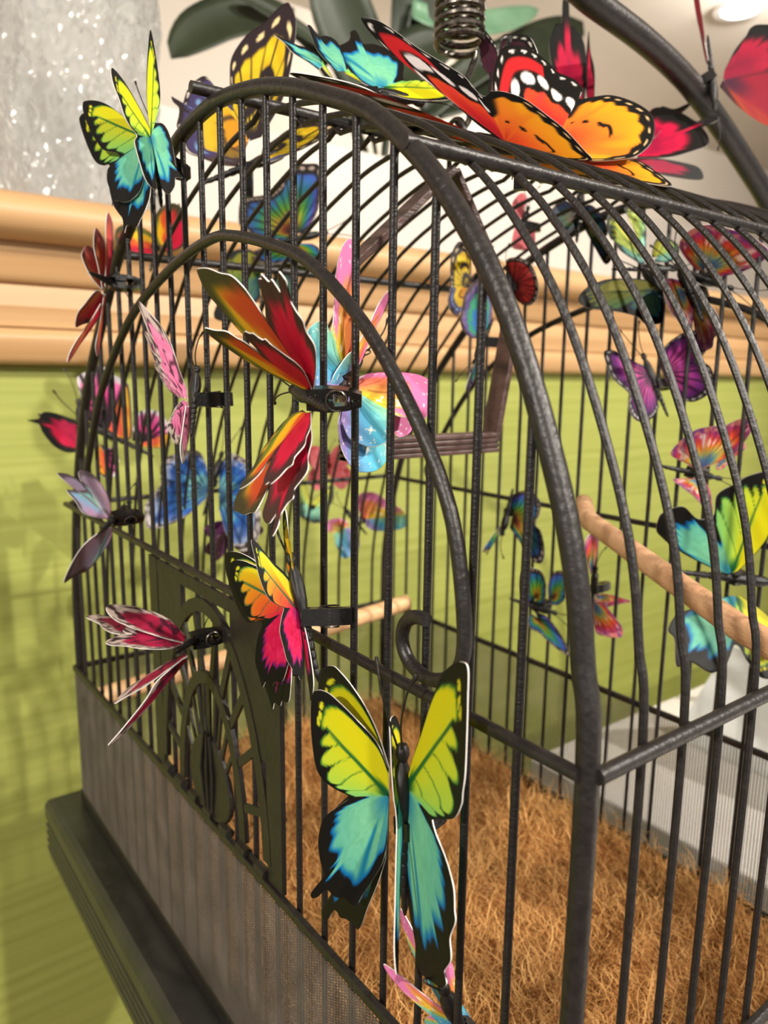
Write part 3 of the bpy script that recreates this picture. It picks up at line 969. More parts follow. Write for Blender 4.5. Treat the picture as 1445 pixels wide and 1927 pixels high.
    if style == 'hotpink':
        k, t = cell(a, aN, 13)
        cf = mix(C(244, 60, 150), C(252, 120, 186), ss(.45, .85, rho))
        cf = mix(cf, C(150, 80, 190), (1 - ss(.05, .25, rho)) * .6)
        cf = mix(cf, C(250, 240, 244), ss(.84, .93, rho))
        cf = mix(cf, C(40, 28, 40), 1 - ss(.02, .05, np.minimum(t, 1 - t) * np.radians(13) * r))
        ch = mix(C(244, 96, 74), C(246, 190, 44), ss(-60, -25, a) * 0 + ss(.4, .85, n1 * .3 + rho * .7))
        ch = mix(ch, C(70, 40, 50), ss(.9, .95, rho))
        return np.where(fore[..., None], cf, ch)
    if style == 'magenta':
        c = ramp(rho, [(0, (120, 30, 80)), (.3, (214, 80, 160)), (.55, (186, 60, 156)), (.8, (96, 30, 110))])
        k, t = cell(a, aN, 11)
        c = mix(c, C(50, 16, 52), (1 - ss(.006, .02, np.minimum(t, 1 - t) * np.radians(11) * r)) * .85)
        c = mix(c, K, ss(.83, .88, rho))
        k2, t2 = cell(a, aN, 5)
        return mix(c, C(228, 214, 220), (1 - ss(.7, 1.1, np.hypot((t2 - .5) / .34, (rho - .93) / .03))) * .85)
    if style in ('flame', 'flameshaded'):
        tt = rho + .16 * (ns - .5)
        c = ramp(tt, [(0, (60, 120, 190)), (.2, (74, 160, 200)), (.36, (190, 190, 90)), (.5, (240, 150, 50)), (.66, (230, 74, 50)), (.82, (190, 60, 110)), (.95, (120, 60, 140))])
        c = mix(c, C(250, 226, 216), ss(.62, .75, vnoise(a / 6, rho * 5, 21)) * ss(.35, .5, rho) * (1 - ss(.8, .9, rho)) * .8)
        k, t = cell(a, aN, 9)
        c = mix(c, C(90, 40, 60), (1 - ss(.005, .018, np.minimum(t, 1 - t) * np.radians(9) * r)) * .5)
        c = mix(c, C(240, 150, 110), ss(.84, .88, rho) * ss(.45, .6, vnoise(a / 3, rho * 20, 22)) * .7)
        return c * (.6 if style == 'flameshaded' else 1)  # the darkened copy has its shade put into the print colour
    return mix(C(200, 60, 60), K, rho)


TH = .00036


def sheet_mesh(name, style, sh, outline, ang, root, nrm, nr, bend=0.0):
    """outline (N,3) ordered from fore to hind edge, ang its template angles; a printed sheet with white cut edges"""
    N = len(outline)
    rho = np.linspace(0, 1, nr + 1)[1:] ** .85
    fr = np.concatenate([[.02], rho])
    D = outline - root
    ext = np.linalg.norm(D, axis=1).max()
    Pm = root + fr[:, None, None] * D[None]                       # (nr+1, N, 3)
    a2 = np.broadcast_to(ang[None], (nr + 1, N))
    col = np.clip(wing_colour(style, sh, a2, np.broadcast_to(fr[:, None], (nr + 1, N))), 0, 1)
    if bend:
        q_ = np.linalg.norm(Pm - root, axis=2) / ext
        Pm = Pm + nrm * (bend * ext * (q_ ** 2))[..., None]
    front = Pm + nrm * TH / 2
    back = Pm - nrm * TH / 2
    nv = (nr + 1) * N
    V = np.concatenate([front.reshape(-1, 3), back.reshape(-1, 3)])
    i, j = np.meshgrid(np.arange(nr), np.arange(N - 1), indexing='ij')
    a_ = (i * N + j).ravel()
    F1 = np.stack([a_, a_ + 1, a_ + N + 1, a_ + N], -1)
    F2 = np.stack([a_ + nv, a_ + N + nv, a_ + N + 1 + nv, a_ + 1 + nv], -1)
    o_ = nr * N + np.arange(N - 1)
    F3 = np.stack([o_, o_ + 1, o_ + 1 + nv, o_ + nv], -1)
    s0 = np.arange(nr) * N
    F4 = np.stack([s0, s0 + N, s0 + N + nv, s0 + nv], -1)
    s1 = s0 + N - 1
    F5 = np.stack([s1 + N, s1, s1 + nv, s1 + N + nv], -1)
    F = np.concatenate([F1, F2, F3, F4, F5])
    mi = np.concatenate([np.zeros(len(F1) + len(F2)), np.ones(len(F3) + len(F4) + len(F5))]).astype(np.int32)
    me = bpy.data.meshes.new(name)
    me.vertices.add(len(V))
    me.vertices.foreach_set('co', V.astype(np.float32).ravel())
    me.loops.add(F.size)
    me.loops.foreach_set('vertex_index', F.astype(np.int32).ravel())
    me.polygons.add(len(F))
    me.polygons.foreach_set('loop_start', (np.arange(len(F)) * 4).astype(np.int32))
    me.polygons.foreach_set('material_index', mi)
    me.polygons.foreach_set('use_smooth', np.concatenate([np.ones(len(F1) + len(F2)), np.zeros(len(F3) + len(F4) + len(F5))]).astype(bool))
    me.update(calc_edges=True)
    att = me.color_attributes.new('Col', 'FLOAT_COLOR', 'POINT')
    cc = np.ones((len(V), 4), np.float32)
    lc = (lin(col) * .84).reshape(-1, 3)
    cc[:nv, :3] = lc
    cc[nv:, :3] = lc
    att.data.foreach_set('color', cc.ravel())
    me.materials.append(M['print'])
    me.materials.append(M['paper'])
    me.validate()
    return me


WCACHE = {}


def template_wing(style, sh, side):
    key = (style, sh, side)
    if key not in WCACHE:
        ang = np.concatenate([np.linspace(86, NOTCH[sh], 70), np.linspace(NOTCH[sh], -90, 70)[1:]])
        R = Rof(sh, ang) * (1 + .012 * np.sin(ang * 1.05))
        sg = -1 if side == 'L' else 1
        out_ = np.stack([sg * R * np.cos(np.radians(ang)), R * np.sin(np.radians(ang)), 0 * R], -1)
        WCACHE[key] = sheet_mesh('wing', style, sh, out_, ang, np.zeros(3), np.array([0, 0, 1.0]), 24, .10)
    return WCACHE[key]


# body: head, thorax and ringed abdomen along +y (length about 1), feelers, hair clip
bod = []
for y_, r_ in [(.56, .004), (.55, .045), (.52, .062), (.48, .066), (.44, .045), (.42, .05), (.36, .085), (.24, .10), (.12, .088), (.04, .066)]:
    bod.append((r_, y_))
for k in range(7):
    y_ = .02 - k * .082
    rr_ = .074 - .0065 * k
    bod += [(rr_ * .86, y_), (rr_, y_ - .02), (rr_, y_ - .055), (rr_ * .86, y_ - .075)]
bod += [(.012, -.59)]
ME_BODY = MB().lathe(bod, (0, 0, 0), 14, 'y').mesh('body', M['black'], True)
ME_FEEL = {}
for sg in (-1, 1):
    fp = catmull([(sg * .03, .52, .03), (sg * .10, .72, .09), (sg * .20, .92, .10), (sg * .30, 1.06, .06)], 5)
    rr_ = [.011] * (len(fp) - 3) + [.016, .024, .016]
    ME_FEEL[sg] = MB().tube([tuple(p_) for p_ in fp], rr_, 6).mesh('feeler', M['black'], True)
# clip in metres: grips along +x from the body at the origin
cj = MB()
for sg in (-1, 1):
    q = [(-.001, sg * .0024), (.006, sg * .0030), (.012, sg * .0024), (.0165, sg * .0011)]
    cj.strip([(x_, 0, z_) for x_, z_ in q], .0058, .0018, (0, 0, 1))
    cj.box((.002, -.0029, min(sg * .0004, sg * .0024)), (.0075, .0029, max(sg * .0004, sg * .0024)))
for k in range(5):
    cj.box((.0115 + k * .0011, -.0027, -.0014), (.0120 + k * .0011, .0027, .0014))
ME_CLIP = cj.mesh('clip', M['black'])
ME_COIL = MB().tube([(.0085 + .0034 * math.cos(a), -.0036 + .0072 * a / (2 * math.pi * 6),   .0034 * math.sin(a)) for a in np.linspace(0, 2 * math.pi * 6, 73)], .00035, 5).mesh('clip_spring', M['steel'], True)
HEROES = ('lime_front', 'red_hero', 'ember', 'pink_spot', 'pink_lower', 'iris_left', 'lime_top_left', 'monarch_top', 'pastel_hero')


def sub(name, data, parent, mat4):
    o = bpy.data.objects.new(name, data)
    COL.objects.link(o)
    o.parent = parent
    o.matrix_local = mat4
    return o


def frame(x, y, z, loc=(0, 0, 0), s=1.0):
    m4 = Matrix(((x[0] * s, y[0] * s, z[0] * s, loc[0]), (x[1] * s, y[1] * s, z[1] * s, loc[1]), (x[2] * s, y[2] * s, z[2] * s, loc[2]), (0, 0, 0, 1)))
    return m4


def add_body(e, head, tail, dorsal, s, grip, key):
    y = (Vector(head) - Vector(tail)).normalized()
    z = Vector(dorsal)
    z = (z - y * z.dot(y)).normalized()
    x = y.cross(z)
    mid = (Vector(head) + Vector(tail)) / 2
    g_ = .66 if s > .03 else .95
    m4 = frame(x * g_, y, z * g_, mid + z * (-.04 * s), s)
    sub('body', ME_BODY, e, m4)
    for sg in (-1, 1) if key not in ('monarch_top', 'maroon_top', 'crimson_top') else ():
        sub('feeler', ME_FEEL[sg], e, m4)
    g = Vector(grip).normalized()
    y2 = (y - g * y.dot(g))
    if y2.length < .2:
        y2 = g.orthogonal()
    y2.normalize()
    z2 = g.cross(y2)
    c = sub('clip', ME_CLIP, e, frame(g, y2, z2, mid + g * .0015, .9))
    if key in HEROES:
        k = bpy.data.objects.new('clip_spring', ME_COIL)
        COL.objects.link(k)
        k.parent = c


TRACED = {
    'lime_front': {'style':'lime','shape':'A','P':[-100,539,-289],'H':[-105,546,-164],'T':[-107,522,-607],'sheets':{'L1':{'root':[-123,557,-285],'pts':[[86.0,[-123,563,-206]],[76.8,[-138,597,-138]],[67.1,[-166,654,-86]],[59.1,[-190,705,-47]],[54.3,[-207,739,-26]],[51.0,[-222,768,-25]],[48.7,[-231,784,-46]],[41.0,[-234,786,-130]],[34.6,[-233,779,-198]],[28.1,[-228,766,-264]],[24.0,[-217,743,-296]],[12.7,[-199,705,-312]],[2.0,[-180,668,-324]],[-7.0,[-196,697,-360]],[-20.2,[-220,740,-413]],[-35.0,[-230,755,-486]],[-41.7,[-228,748,-548]],[-46.9,[-222,733,-591]],[-49.9,[-224,736,-621]],[-54.4,[-243,770,-658]],[-56.5,[-244,772,-680]],[-58.3,[-236,756,-674]],[-62.8,[-220,727,-638]],[-65.0,[-212,711,-644]],[-67.3,[-205,696,-650]],[-70.0,[-193,674,-644]],[-74.1,[-180,647,-658]],[-76.0,[-173,633,-646]],[-78.0,[-165,620,-613]],[-81.5,[-149,593,-555]],[-85.5,[-134,567,-491]],[-90.0,[-127,557,-419]]]},'L2':{'root':[-123,557,-285],'pts':[[86.0,[-122,559,-205]],[75.2,[-123,612,-122]],[66.6,[-124,670,-66]],[59.6,[-126,731,-27]],[54.4,[-127,787,-4]],[51.0,[-129,832,5]],[48.5,[-131,892,-26]],[45.0,[-131,909,-85]],[37.1,[-132,905,-207]],[27.8,[-132,877,-342]],[24.0,[-131,822,-367]],[9.9,[-129,770,-367]],[2.0,[-128,744,-372]],[-17.0,[-131,821,-459]],[-35.0,[-133,862,-543]],[-41.9,[-134,868,-656]],[-47.5,[-134,853,-736]],[-49.9,[-133,832,-759]],[-51.3,[-134,843,-787]],[-53.6,[-135,881,-838]],[-55.2,[-136,885,-867]],[-56.5,[-135,863,-869]],[-58.6,[-134,842,-845]],[-61.9,[-134,825,-810]],[-63.5,[-133,804,-799]],[-66.6,[-132,784,-808]],[-68.9,[-131,757,-796]],[-72.8,[-130,718,-788]],[-76.0,[-130,693,-791]],[-77.1,[-129,674,-764]],[-80.5,[-128,645,-687]],[-85.4,[-126,600,-582]],[-90.0,[-124,568,-488]]]},'R1':{'root':[-98,541,-276],'pts':[[86.0,[-66,569,-243]],[64.0,[-48,604,-149]],[54.4,[-53,615,-102]],[51.0,[-74,607,-82]],[48.4,[-98,591,-92]],[40.3,[-114,565,-151]],[32.1,[-127,542,-210]],[24.0,[-136,520,-271]],[2.0,[-136,511,-304]],[-11.3,[-143,496,-345]],[-35.0,[-170,463,-409]],[-44.7,[-212,411,-507]],[-51.9,[-242,374,-577]],[-56.5,[-251,355,-628]],[-57.5,[-240,360,-634]],[-76.0,[-203,406,-545]],[-82.0,[-166,447,-476]],[-90.0,[-115,503,-379]]]},'R2':{'root':[-82,531,-262],'pts':[[86.0,[-84,519,-214]],[79.6,[-91,486,-131]],[73.4,[-98,448,-52]],[63.4,[-109,395,68]],[57.4,[-118,355,137]],[53.5,[-127,310,180]],[51.0,[-135,271,201]],[49.5,[-141,243,196]],[44.4,[-143,238,124]],[38.1,[-143,237,31]],[31.7,[-144,237,-64]],[28.5,[-143,244,-117]],[26.4,[-142,248,-151]],[24.0,[-137,274,-200]],[13.5,[-127,320,-234]],[2.0,[-115,376,-267]],[0.9,[-114,382,-278]],[-4.3,[-119,361,-301]],[-13.8,[-129,314,-334]],[-22.6,[-136,281,-371]],[-28.1,[-139,267,-400]],[-35.0,[-141,261,-444]],[-38.5,[-142,256,-475]],[-42.9,[-138,277,-534]],[-47.5,[-139,271,-576]],[-50.0,[-139,273,-602]],[-53.3,[-133,301,-655]],[-56.5,[-136,287,-676]],[-61.0,[-131,311,-708]],[-68.3,[-122,356,-731]],[-76.0,[-112,404,-753]],[-77.1,[-104,440,-751]],[-79.3,[-100,458,-687]],[-82.2,[-90,499,-619]],[-85.5,[-86,519,-516]],[-90.0,[-81,538,-372]]]}}},
    'ember': {'style':'ember','shape':'A','P':[-160,996,146],'H':[-163,1020,243],'T':[-143,949,1],'sheets':{'L1':{'root':[-166,1000,147],'pts':[[86.0,[-171,1021,237]],[76.2,[-190,1076,251]],[65.0,[-213,1147,257]],[57.0,[-229,1196,265]],[51.0,[-243,1238,262]],[48.1,[-251,1259,242]],[42.5,[-251,1258,199]],[35.7,[-244,1235,152]],[28.6,[-235,1207,106]],[24.0,[-226,1180,82]],[13.2,[-214,1144,86]],[2.0,[-202,1108,85]],[-7.2,[-210,1130,49]],[-17.2,[-216,1146,9]],[-35.0,[-220,1154,-62]],[-44.5,[-216,1141,-100]],[-51.4,[-213,1132,-127]],[-56.5,[-211,1125,-147]],[-59.9,[-205,1109,-121]],[-63.0,[-198,1087,-130]],[-65.8,[-192,1069,-110]],[-68.7,[-183,1042,-103]],[-76.0,[-175,1021,-47]],[-83.0,[-167,1000,29]],[-90.0,[-161,983,102]]]},'L2':{'root':[-166,1000,147],'pts':[[86.0,[-176,1046,235]],[71.3,[-194,1154,256]],[63.6,[-203,1210,271]],[56.7,[-212,1269,277]],[51.0,[-220,1325,270]],[49.0,[-224,1352,252]],[43.3,[-222,1351,196]],[36.1,[-215,1326,132]],[28.8,[-207,1289,72]],[24.0,[-200,1249,42]],[14.6,[-195,1213,49]],[2.0,[-188,1165,63]],[-11.5,[-187,1175,17]],[-35.0,[-186,1187,-62]],[-45.6,[-180,1172,-153]],[-52.1,[-175,1147,-202]],[-56.5,[-171,1132,-236]],[-58.9,[-170,1118,-208]],[-61.2,[-166,1090,-210]],[-63.2,[-164,1077,-187]],[-65.6,[-160,1044,-179]],[-71.0,[-160,1029,-123]],[-76.0,[-161,1023,-73]],[-83.8,[-163,1014,24]],[-90.0,[-161,982,103]]]},'R1':{'root':[-160,996,148],'pts':[[86.0,[-158,1017,225]],[76.7,[-184,1032,263]],[67.9,[-214,1045,296]],[57.7,[-241,1061,337]],[51.0,[-261,1071,363]],[49.7,[-269,1070,356]],[44.5,[-265,1058,314]],[38.9,[-262,1044,269]],[32.7,[-253,1029,220]],[27.8,[-238,1017,183]],[24.0,[-214,1008,163]],[2.0,[-198,1003,153]],[-4.9,[-209,997,125]],[-14.8,[-221,987,86]],[-26.4,[-216,973,37]],[-35.0,[-212,962,1]],[-43.4,[-199,952,-29]],[-48.3,[-202,947,-48]],[-52.4,[-185,944,-51]],[-56.5,[-177,939,-65]],[-66.4,[-167,942,-48]],[-76.0,[-161,946,-30]],[-79.0,[-155,955,5]],[-84.5,[-152,973,69]],[-90.0,[-152,991,133]]]},'R2':{'root':[-153,996,171],'pts':[[86.0,[-156,1001,218]],[77.6,[-160,1014,274]],[67.7,[-164,1022,341]],[56.5,[-169,1024,419]],[51.0,[-171,1033,454]],[47.5,[-168,1052,421]],[37.9,[-162,1054,335]],[31.0,[-158,1051,273]],[24.0,[-155,1030,214]],[2.0,[-153,1012,170]],[-17.5,[-149,990,98]],[-35.0,[-145,979,30]],[-44.1,[-140,961,-43]],[-51.4,[-136,957,-107]],[-56.5,[-133,951,-150]],[-61.4,[-136,937,-128]],[-76.0,[-140,923,-72]],[-80.5,[-145,933,10]],[-85.2,[-150,956,91]],[-90.0,[-154,987,169]]]}}},
    'red_hero': {'style':'crimson','shape':'D','P':[-160,904,790],'H':[-138,1045,812],'T':[-183,815,772],'sheets':{'L1':{'root':[-156,910,830],'pts':[[86.0,[-160,937,836]],[80.7,[-192,994,876]],[74.6,[-233,1040,928]],[68.9,[-270,1095,975]],[63.1,[-312,1119,1029]],[56.7,[-360,1135,1090]],[52.0,[-398,1108,1138]],[51.1,[-403,1078,1144]],[49.4,[-399,1031,1139]],[47.0,[-388,984,1124]],[44.7,[-379,935,1113]],[41.7,[-358,912,1086]],[38.9,[-336,909,1059]],[36.0,[-313,909,1029]],[16.0,[-286,914,995]],[0.6,[-317,867,1034]],[-12.1,[-341,838,1064]],[-25.0,[-364,815,1093]],[-26.8,[-365,792,1094]],[-28.9,[-373,781,1104]],[-33.2,[-358,771,1086]],[-34.7,[-361,751,1089]],[-38.2,[-349,747,1073]],[-41.1,[-339,745,1060]],[-46.5,[-360,720,1087]],[-49.5,[-371,697,1101]],[-51.8,[-363,691,1091]],[-55.0,[-351,693,1076]],[-59.8,[-331,723,1051]],[-66.0,[-305,732,1018]],[-69.4,[-286,730,994]],[-72.7,[-266,745,968]],[-77.3,[-238,750,933]],[-82.1,[-203,798,889]],[-86.3,[-170,859,848]],[-90.0,[-140,920,810]]]},'L2':{'root':[-159,910,822],'pts':[[86.0,[-150,932,811]],[81.8,[-181,954,830]],[77.1,[-215,983,850]],[69.0,[-276,1023,886]],[60.5,[-343,1047,931]],[54.8,[-389,1053,963]],[52.0,[-412,1040,982]],[48.2,[-396,1009,976]],[44.1,[-380,971,972]],[39.8,[-356,960,956]],[36.0,[-335,948,943]],[26.1,[-309,945,924]],[16.0,[-281,944,904]],[-1.3,[-316,931,932]],[-17.3,[-346,924,955]],[-25.0,[-361,903,970]],[-33.7,[-351,891,965]],[-38.3,[-349,877,965]],[-49.5,[-333,874,954]],[-51.7,[-324,870,949]],[-53.2,[-323,858,950]],[-57.7,[-304,859,936]],[-66.0,[-271,853,913]],[-72.4,[-243,846,894]],[-78.4,[-215,851,873]],[-83.8,[-186,872,848]],[-90.0,[-150,906,816]]]},'R1':{'root':[-170,902,749],'pts':[[86.0,[-167,923,750]],[78.6,[-202,952,689]],[67.7,[-254,997,598]],[61.5,[-281,1045,549]],[56.8,[-301,1082,511]],[52.0,[-330,1059,468]],[48.9,[-336,1018,464]],[45.4,[-339,972,464]],[42.0,[-337,939,474]],[39.5,[-335,914,479]],[36.0,[-326,907,495]],[26.9,[-308,908,524]],[16.0,[-286,912,559]],[2.5,[-308,886,527]],[-15.4,[-336,864,485]],[-25.0,[-350,825,467]],[-27.9,[-351,799,469]],[-33.0,[-341,791,486]],[-35.2,[-338,785,493]],[-47.9,[-366,756,451]],[-49.5,[-369,746,447]],[-55.2,[-353,746,474]],[-59.3,[-340,761,493]],[-66.0,[-320,757,525]],[-68.1,[-311,741,542]],[-70.1,[-299,758,560]],[-75.6,[-270,738,609]],[-79.1,[-247,772,642]],[-83.3,[-219,798,684]],[-86.8,[-194,842,718]],[-90.0,[-169,886,752]]]},'R2':{'root':[-171,903,751],'pts':[[86.0,[-164,936,758]],[82.3,[-179,967,744]],[77.6,[-207,982,717]],[71.7,[-247,975,678]],[66.4,[-283,965,643]],[60.9,[-321,940,606]],[56.3,[-351,929,577]],[52.0,[-379,917,550]],[48.5,[-371,899,557]],[42.6,[-354,886,573]],[36.0,[-333,881,594]],[26.2,[-305,892,621]],[16.0,[-277,899,649]],[-1.3,[-311,868,615]],[-18.6,[-344,838,582]],[-25.0,[-355,812,572]],[-41.9,[-348,802,579]],[-49.5,[-350,789,576]],[-56.8,[-333,778,593]],[-60.8,[-323,776,603]],[-66.0,[-309,775,616]],[-68.5,[-298,766,627]],[-71.3,[-282,782,643]],[-77.0,[-251,784,672]],[-80.3,[-231,806,692]],[-84.7,[-203,830,719]],[-90.0,[-168,884,754]]]}}},
    'pastel_hero': {'style':'pastel','shape':'F','P':[220,1251,830],'H':[293,1313,897],'T':[171,1232,807],'sheets':{'L1':{'root':[208,1265,851],'pts':[[86.0,[272,1303,865]],[74.2,[318,1354,1014]],[63.1,[360,1402,1157]],[55.0,[375,1428,1262]],[49.4,[359,1432,1330]],[47.0,[326,1417,1347]],[44.8,[275,1384,1315]],[40.9,[230,1348,1253]],[36.3,[200,1320,1183]],[31.6,[182,1298,1115]],[27.0,[163,1276,1047]],[8.5,[145,1259,1007]],[4.0,[128,1249,1006]],[-4.3,[112,1246,1033]],[-10.8,[70,1223,1032]],[-17.8,[29,1198,1016]],[-25.0,[0,1178,994]],[-32.7,[4,1173,953]],[-40.4,[11,1170,912]],[-48.0,[8,1161,871]],[-56.2,[8,1153,826]],[-64.0,[86,1194,819]],[-79.3,[169,1240,824]],[-90.0,[230,1273,828]]]},'R1':{'root':[222,1245,811],'pts':[[86.0,[267,1279,847]],[81.6,[304,1284,861]],[76.2,[346,1277,868]],[68.2,[402,1258,871]],[59.6,[460,1232,869]],[52.2,[500,1199,858]],[47.0,[507,1162,836]],[41.8,[470,1106,786]],[37.0,[427,1061,743]],[33.3,[383,1040,716]],[30.8,[367,1055,722]],[27.0,[331,1068,720]],[14.9,[303,1082,723]],[4.0,[285,1102,731]],[-10.4,[263,1070,702]],[-25.0,[236,1041,675]],[-31.6,[210,1017,652]],[-39.3,[174,1011,637]],[-48.0,[137,1018,631]],[-52.9,[113,1043,641]],[-58.1,[93,1073,656]],[-64.0,[102,1120,691]],[-73.5,[123,1164,727]],[-90.0,[192,1226,789]]]},'R2':{'root':[218,1248,806],'pts':[[86.0,[267,1287,851]],[72.5,[417,1293,838]],[61.6,[547,1299,829]],[52.5,[582,1255,766]],[47.0,[537,1215,720]],[37.8,[450,1177,682]],[32.6,[408,1153,656]],[27.0,[355,1139,645]],[13.9,[330,1144,655]],[4.0,[303,1139,652]],[-8.8,[286,1112,619]],[-25.0,[252,1078,579]],[-37.3,[193,1050,550]],[-48.0,[139,1041,546]],[-54.4,[90,1045,558]],[-64.0,[75,1083,610]],[-71.4,[85,1123,662]],[-79.8,[119,1173,722]],[-90.0,[199,1236,793]]]},'L2':{'root':[233,1255,891],'pts':[[86.0,[259,1276,874]],[76.3,[294,1271,942]],[68.9,[307,1258,996]],[59.0,[352,1258,1065]],[52.0,[376,1253,1116]],[47.0,[380,1242,1152]],[44.9,[352,1229,1143]],[38.4,[315,1223,1101]],[31.7,[293,1228,1056]],[27.0,[275,1229,1025]],[13.4,[240,1226,979]],[4.0,[218,1225,948]],[-7.3,[182,1212,929]],[-25.0,[145,1204,894]],[-36.5,[117,1201,859]],[-48.0,[107,1210,820]],[-55.6,[148,1232,822]],[-64.0,[187,1250,833]],[-90.0,[231,1267,855]]]}}},
    'monarch_top': {'style':'monarch','shape':'C','P':[1008,1250,1741],'H':[902,1397,1809],'T':[1169,1118,1699],'sheets':{'L1':{'root':[968,1285,1764],'pts':[[86.0,[953,1300,1773]],[80.1,[884,1353,1826]],[72.9,[803,1408,1901]],[65.9,[725,1463,1968]],[59.0,[648,1518,2035]],[53.8,[591,1559,2084]],[48.2,[534,1593,2144]],[45.0,[505,1604,2182]],[43.9,[514,1589,2185]],[40.4,[553,1549,2168]],[35.2,[607,1506,2127]],[29.9,[663,1465,2082]],[23.3,[734,1406,2031]],[20.0,[770,1376,2005]],[14.4,[807,1347,1976]],[7.2,[851,1324,1928]],[4.0,[872,1306,1913]],[0.8,[882,1284,1926]],[0.5,[883,1281,1927]],[-5.0,[915,1243,1921]],[-13.5,[968,1191,1894]],[-26.0,[1045,1133,1833]],[-34.9,[1101,1092,1784]],[-45.3,[1165,1054,1718]],[-50.0,[1194,1037,1688]],[-52.6,[1178,1062,1684]],[-61.0,[1113,1138,1698]],[-68.0,[1056,1197,1723]],[-90.0,[1002,1250,1751]]]},'L2':{'root':[951,1296,1753],'pts':[[86.0,[925,1299,1760]],[77.6,[784,1390,1805]],[67.8,[605,1464,1859]],[58.8,[441,1511,1908]],[50.6,[322,1615,1946]],[45.0,[255,1713,1969]],[36.0,[368,1688,1936]],[20.0,[575,1627,1874]],[11.3,[745,1570,1823]],[4.0,[865,1479,1785]],[-12.1,[1012,1385,1739]],[-26.0,[1134,1293,1700]],[-39.4,[1245,1191,1664]],[-50.0,[1303,1085,1643]],[-53.8,[1245,1072,1659]],[-68.0,[1117,1141,1699]],[-90.0,[992,1221,1738]]]},'R1':{'root':[1117,1172,1761],'pts':[[86.0,[1023,1243,1766]],[71.5,[1011,1363,1909]],[63.8,[1027,1423,2000]],[56.6,[1073,1464,2094]],[49.1,[1135,1495,2191]],[45.0,[1180,1484,2219]],[38.8,[1227,1448,2216]],[32.7,[1255,1404,2186]],[25.5,[1274,1350,2135]],[20.0,[1284,1310,2092]],[13.1,[1322,1257,2059]],[8.0,[1330,1215,2013]],[4.0,[1300,1200,1966]],[-4.8,[1348,1173,1976]],[-15.3,[1405,1140,1986]],[-26.0,[1450,1095,1971]],[-35.5,[1487,1044,1939]],[-43.0,[1502,1002,1899]],[-50.0,[1485,970,1842]],[-58.4,[1437,948,1770]],[-68.0,[1364,957,1713]],[-73.5,[1298,988,1693]],[-82.2,[1206,1050,1686]],[-90.0,[1141,1119,1715]]]},'R2':{'root':[1208,1086,1688],'pts':[[86.0,[1186,1102,1690]],[45.0,[1122,1165,1712]],[20.0,[1161,1135,1706]],[4.0,[1234,1090,1703]],[-11.0,[1334,1049,1714]],[-26.0,[1422,996,1712]],[-38.1,[1437,923,1661]],[-50.0,[1437,848,1601]],[-51.7,[1404,848,1587]],[-60.1,[1322,919,1606]],[-68.0,[1252,990,1631]],[-90.0,[1215,1056,1667]]]}}},
    'maroon_top': {'style':'maroon','shape':'C','P':[1321,1700,2225],'H':[1358,1691,2308],'T':[1293,1700,2131],'sheets':{'L1':{'root':[1300,1705,2179],'pts':[[86.0,[1307,1718,2206]],[75.4,[1310,1787,2263]],[56.7,[1338,1845,2384]],[45.0,[1361,1849,2451]],[32.6,[1357,1784,2392]],[20.0,[1348,1727,2328]],[4.0,[1332,1705,2266]],[-26.0,[1312,1685,2198]],[-50.0,[1286,1676,2116]],[-68.0,[1276,1699,2106]],[-90.0,[1287,1701,2138]]]},'R1':{'root':[1335,1685,2203],'pts':[[86.0,[1358,1720,2255]],[64.6,[1396,1764,2344]],[45.0,[1420,1768,2411]],[36.4,[1386,1645,2366]],[28.7,[1349,1536,2312]],[20.0,[1306,1452,2227]],[4.0,[1277,1412,2160]],[-26.0,[1248,1400,2082]],[-50.0,[1241,1460,2035]],[-68.0,[1275,1588,2076]],[-90.0,[1311,1658,2146]]]}}},
    'tiger': {'style':'tiger','shape':'B','P':[519,2600,1929],'H':[606,2531,1917],'T':[433,2644,1838],'sheets':{'L1':{'root':[536,2598,1978],'pts':[[86.0,[587,2564,1999]],[76.2,[684,2539,2164]],[68.9,[735,2543,2303]],[60.4,[779,2561,2470]],[54.8,[798,2582,2582]],[51.0,[787,2613,2652]],[49.2,[773,2629,2666]],[45.7,[737,2649,2638]],[38.1,[667,2680,2561]],[32.2,[606,2713,2512]],[27.0,[561,2731,2456]],[22.0,[525,2739,2393]],[15.6,[509,2732,2330]],[5.9,[496,2711,2233]],[2.0,[478,2715,2198]],[-4.7,[450,2746,2226]],[-16.5,[415,2796,2295]],[-23.2,[376,2823,2281]],[-33.0,[330,2841,2225]],[-46.4,[303,2841,2156]],[-52.2,[286,2861,2177]],[-58.5,[267,2883,2197]],[-60.0,[269,2872,2170]],[-62.1,[287,2849,2142]],[-64.3,[282,2840,2101]],[-66.9,[268,2836,2052]],[-69.0,[277,2818,2018]],[-74.0,[287,2781,1928]],[-79.0,[342,2726,1895]],[-85.1,[413,2659,1861]],[-90.0,[477,2606,1854]]]},'R1':{'root':[578,2551,1911],'pts':[[86.0,[607,2589,1957]],[78.8,[680,2579,2013]],[72.9,[742,2574,2062]],[65.2,[813,2530,2098]],[56.1,[883,2446,2111]],[51.0,[904,2371,2088]],[41.3,[868,2334,2037]],[22.0,[799,2339,1981]],[11.4,[716,2372,1929]],[2.0,[648,2414,1895]],[-33.0,[592,2451,1868]],[-58.5,[562,2480,1859]],[-74.0,[546,2521,1868]],[-90.0,[547,2557,1888]]]}}},
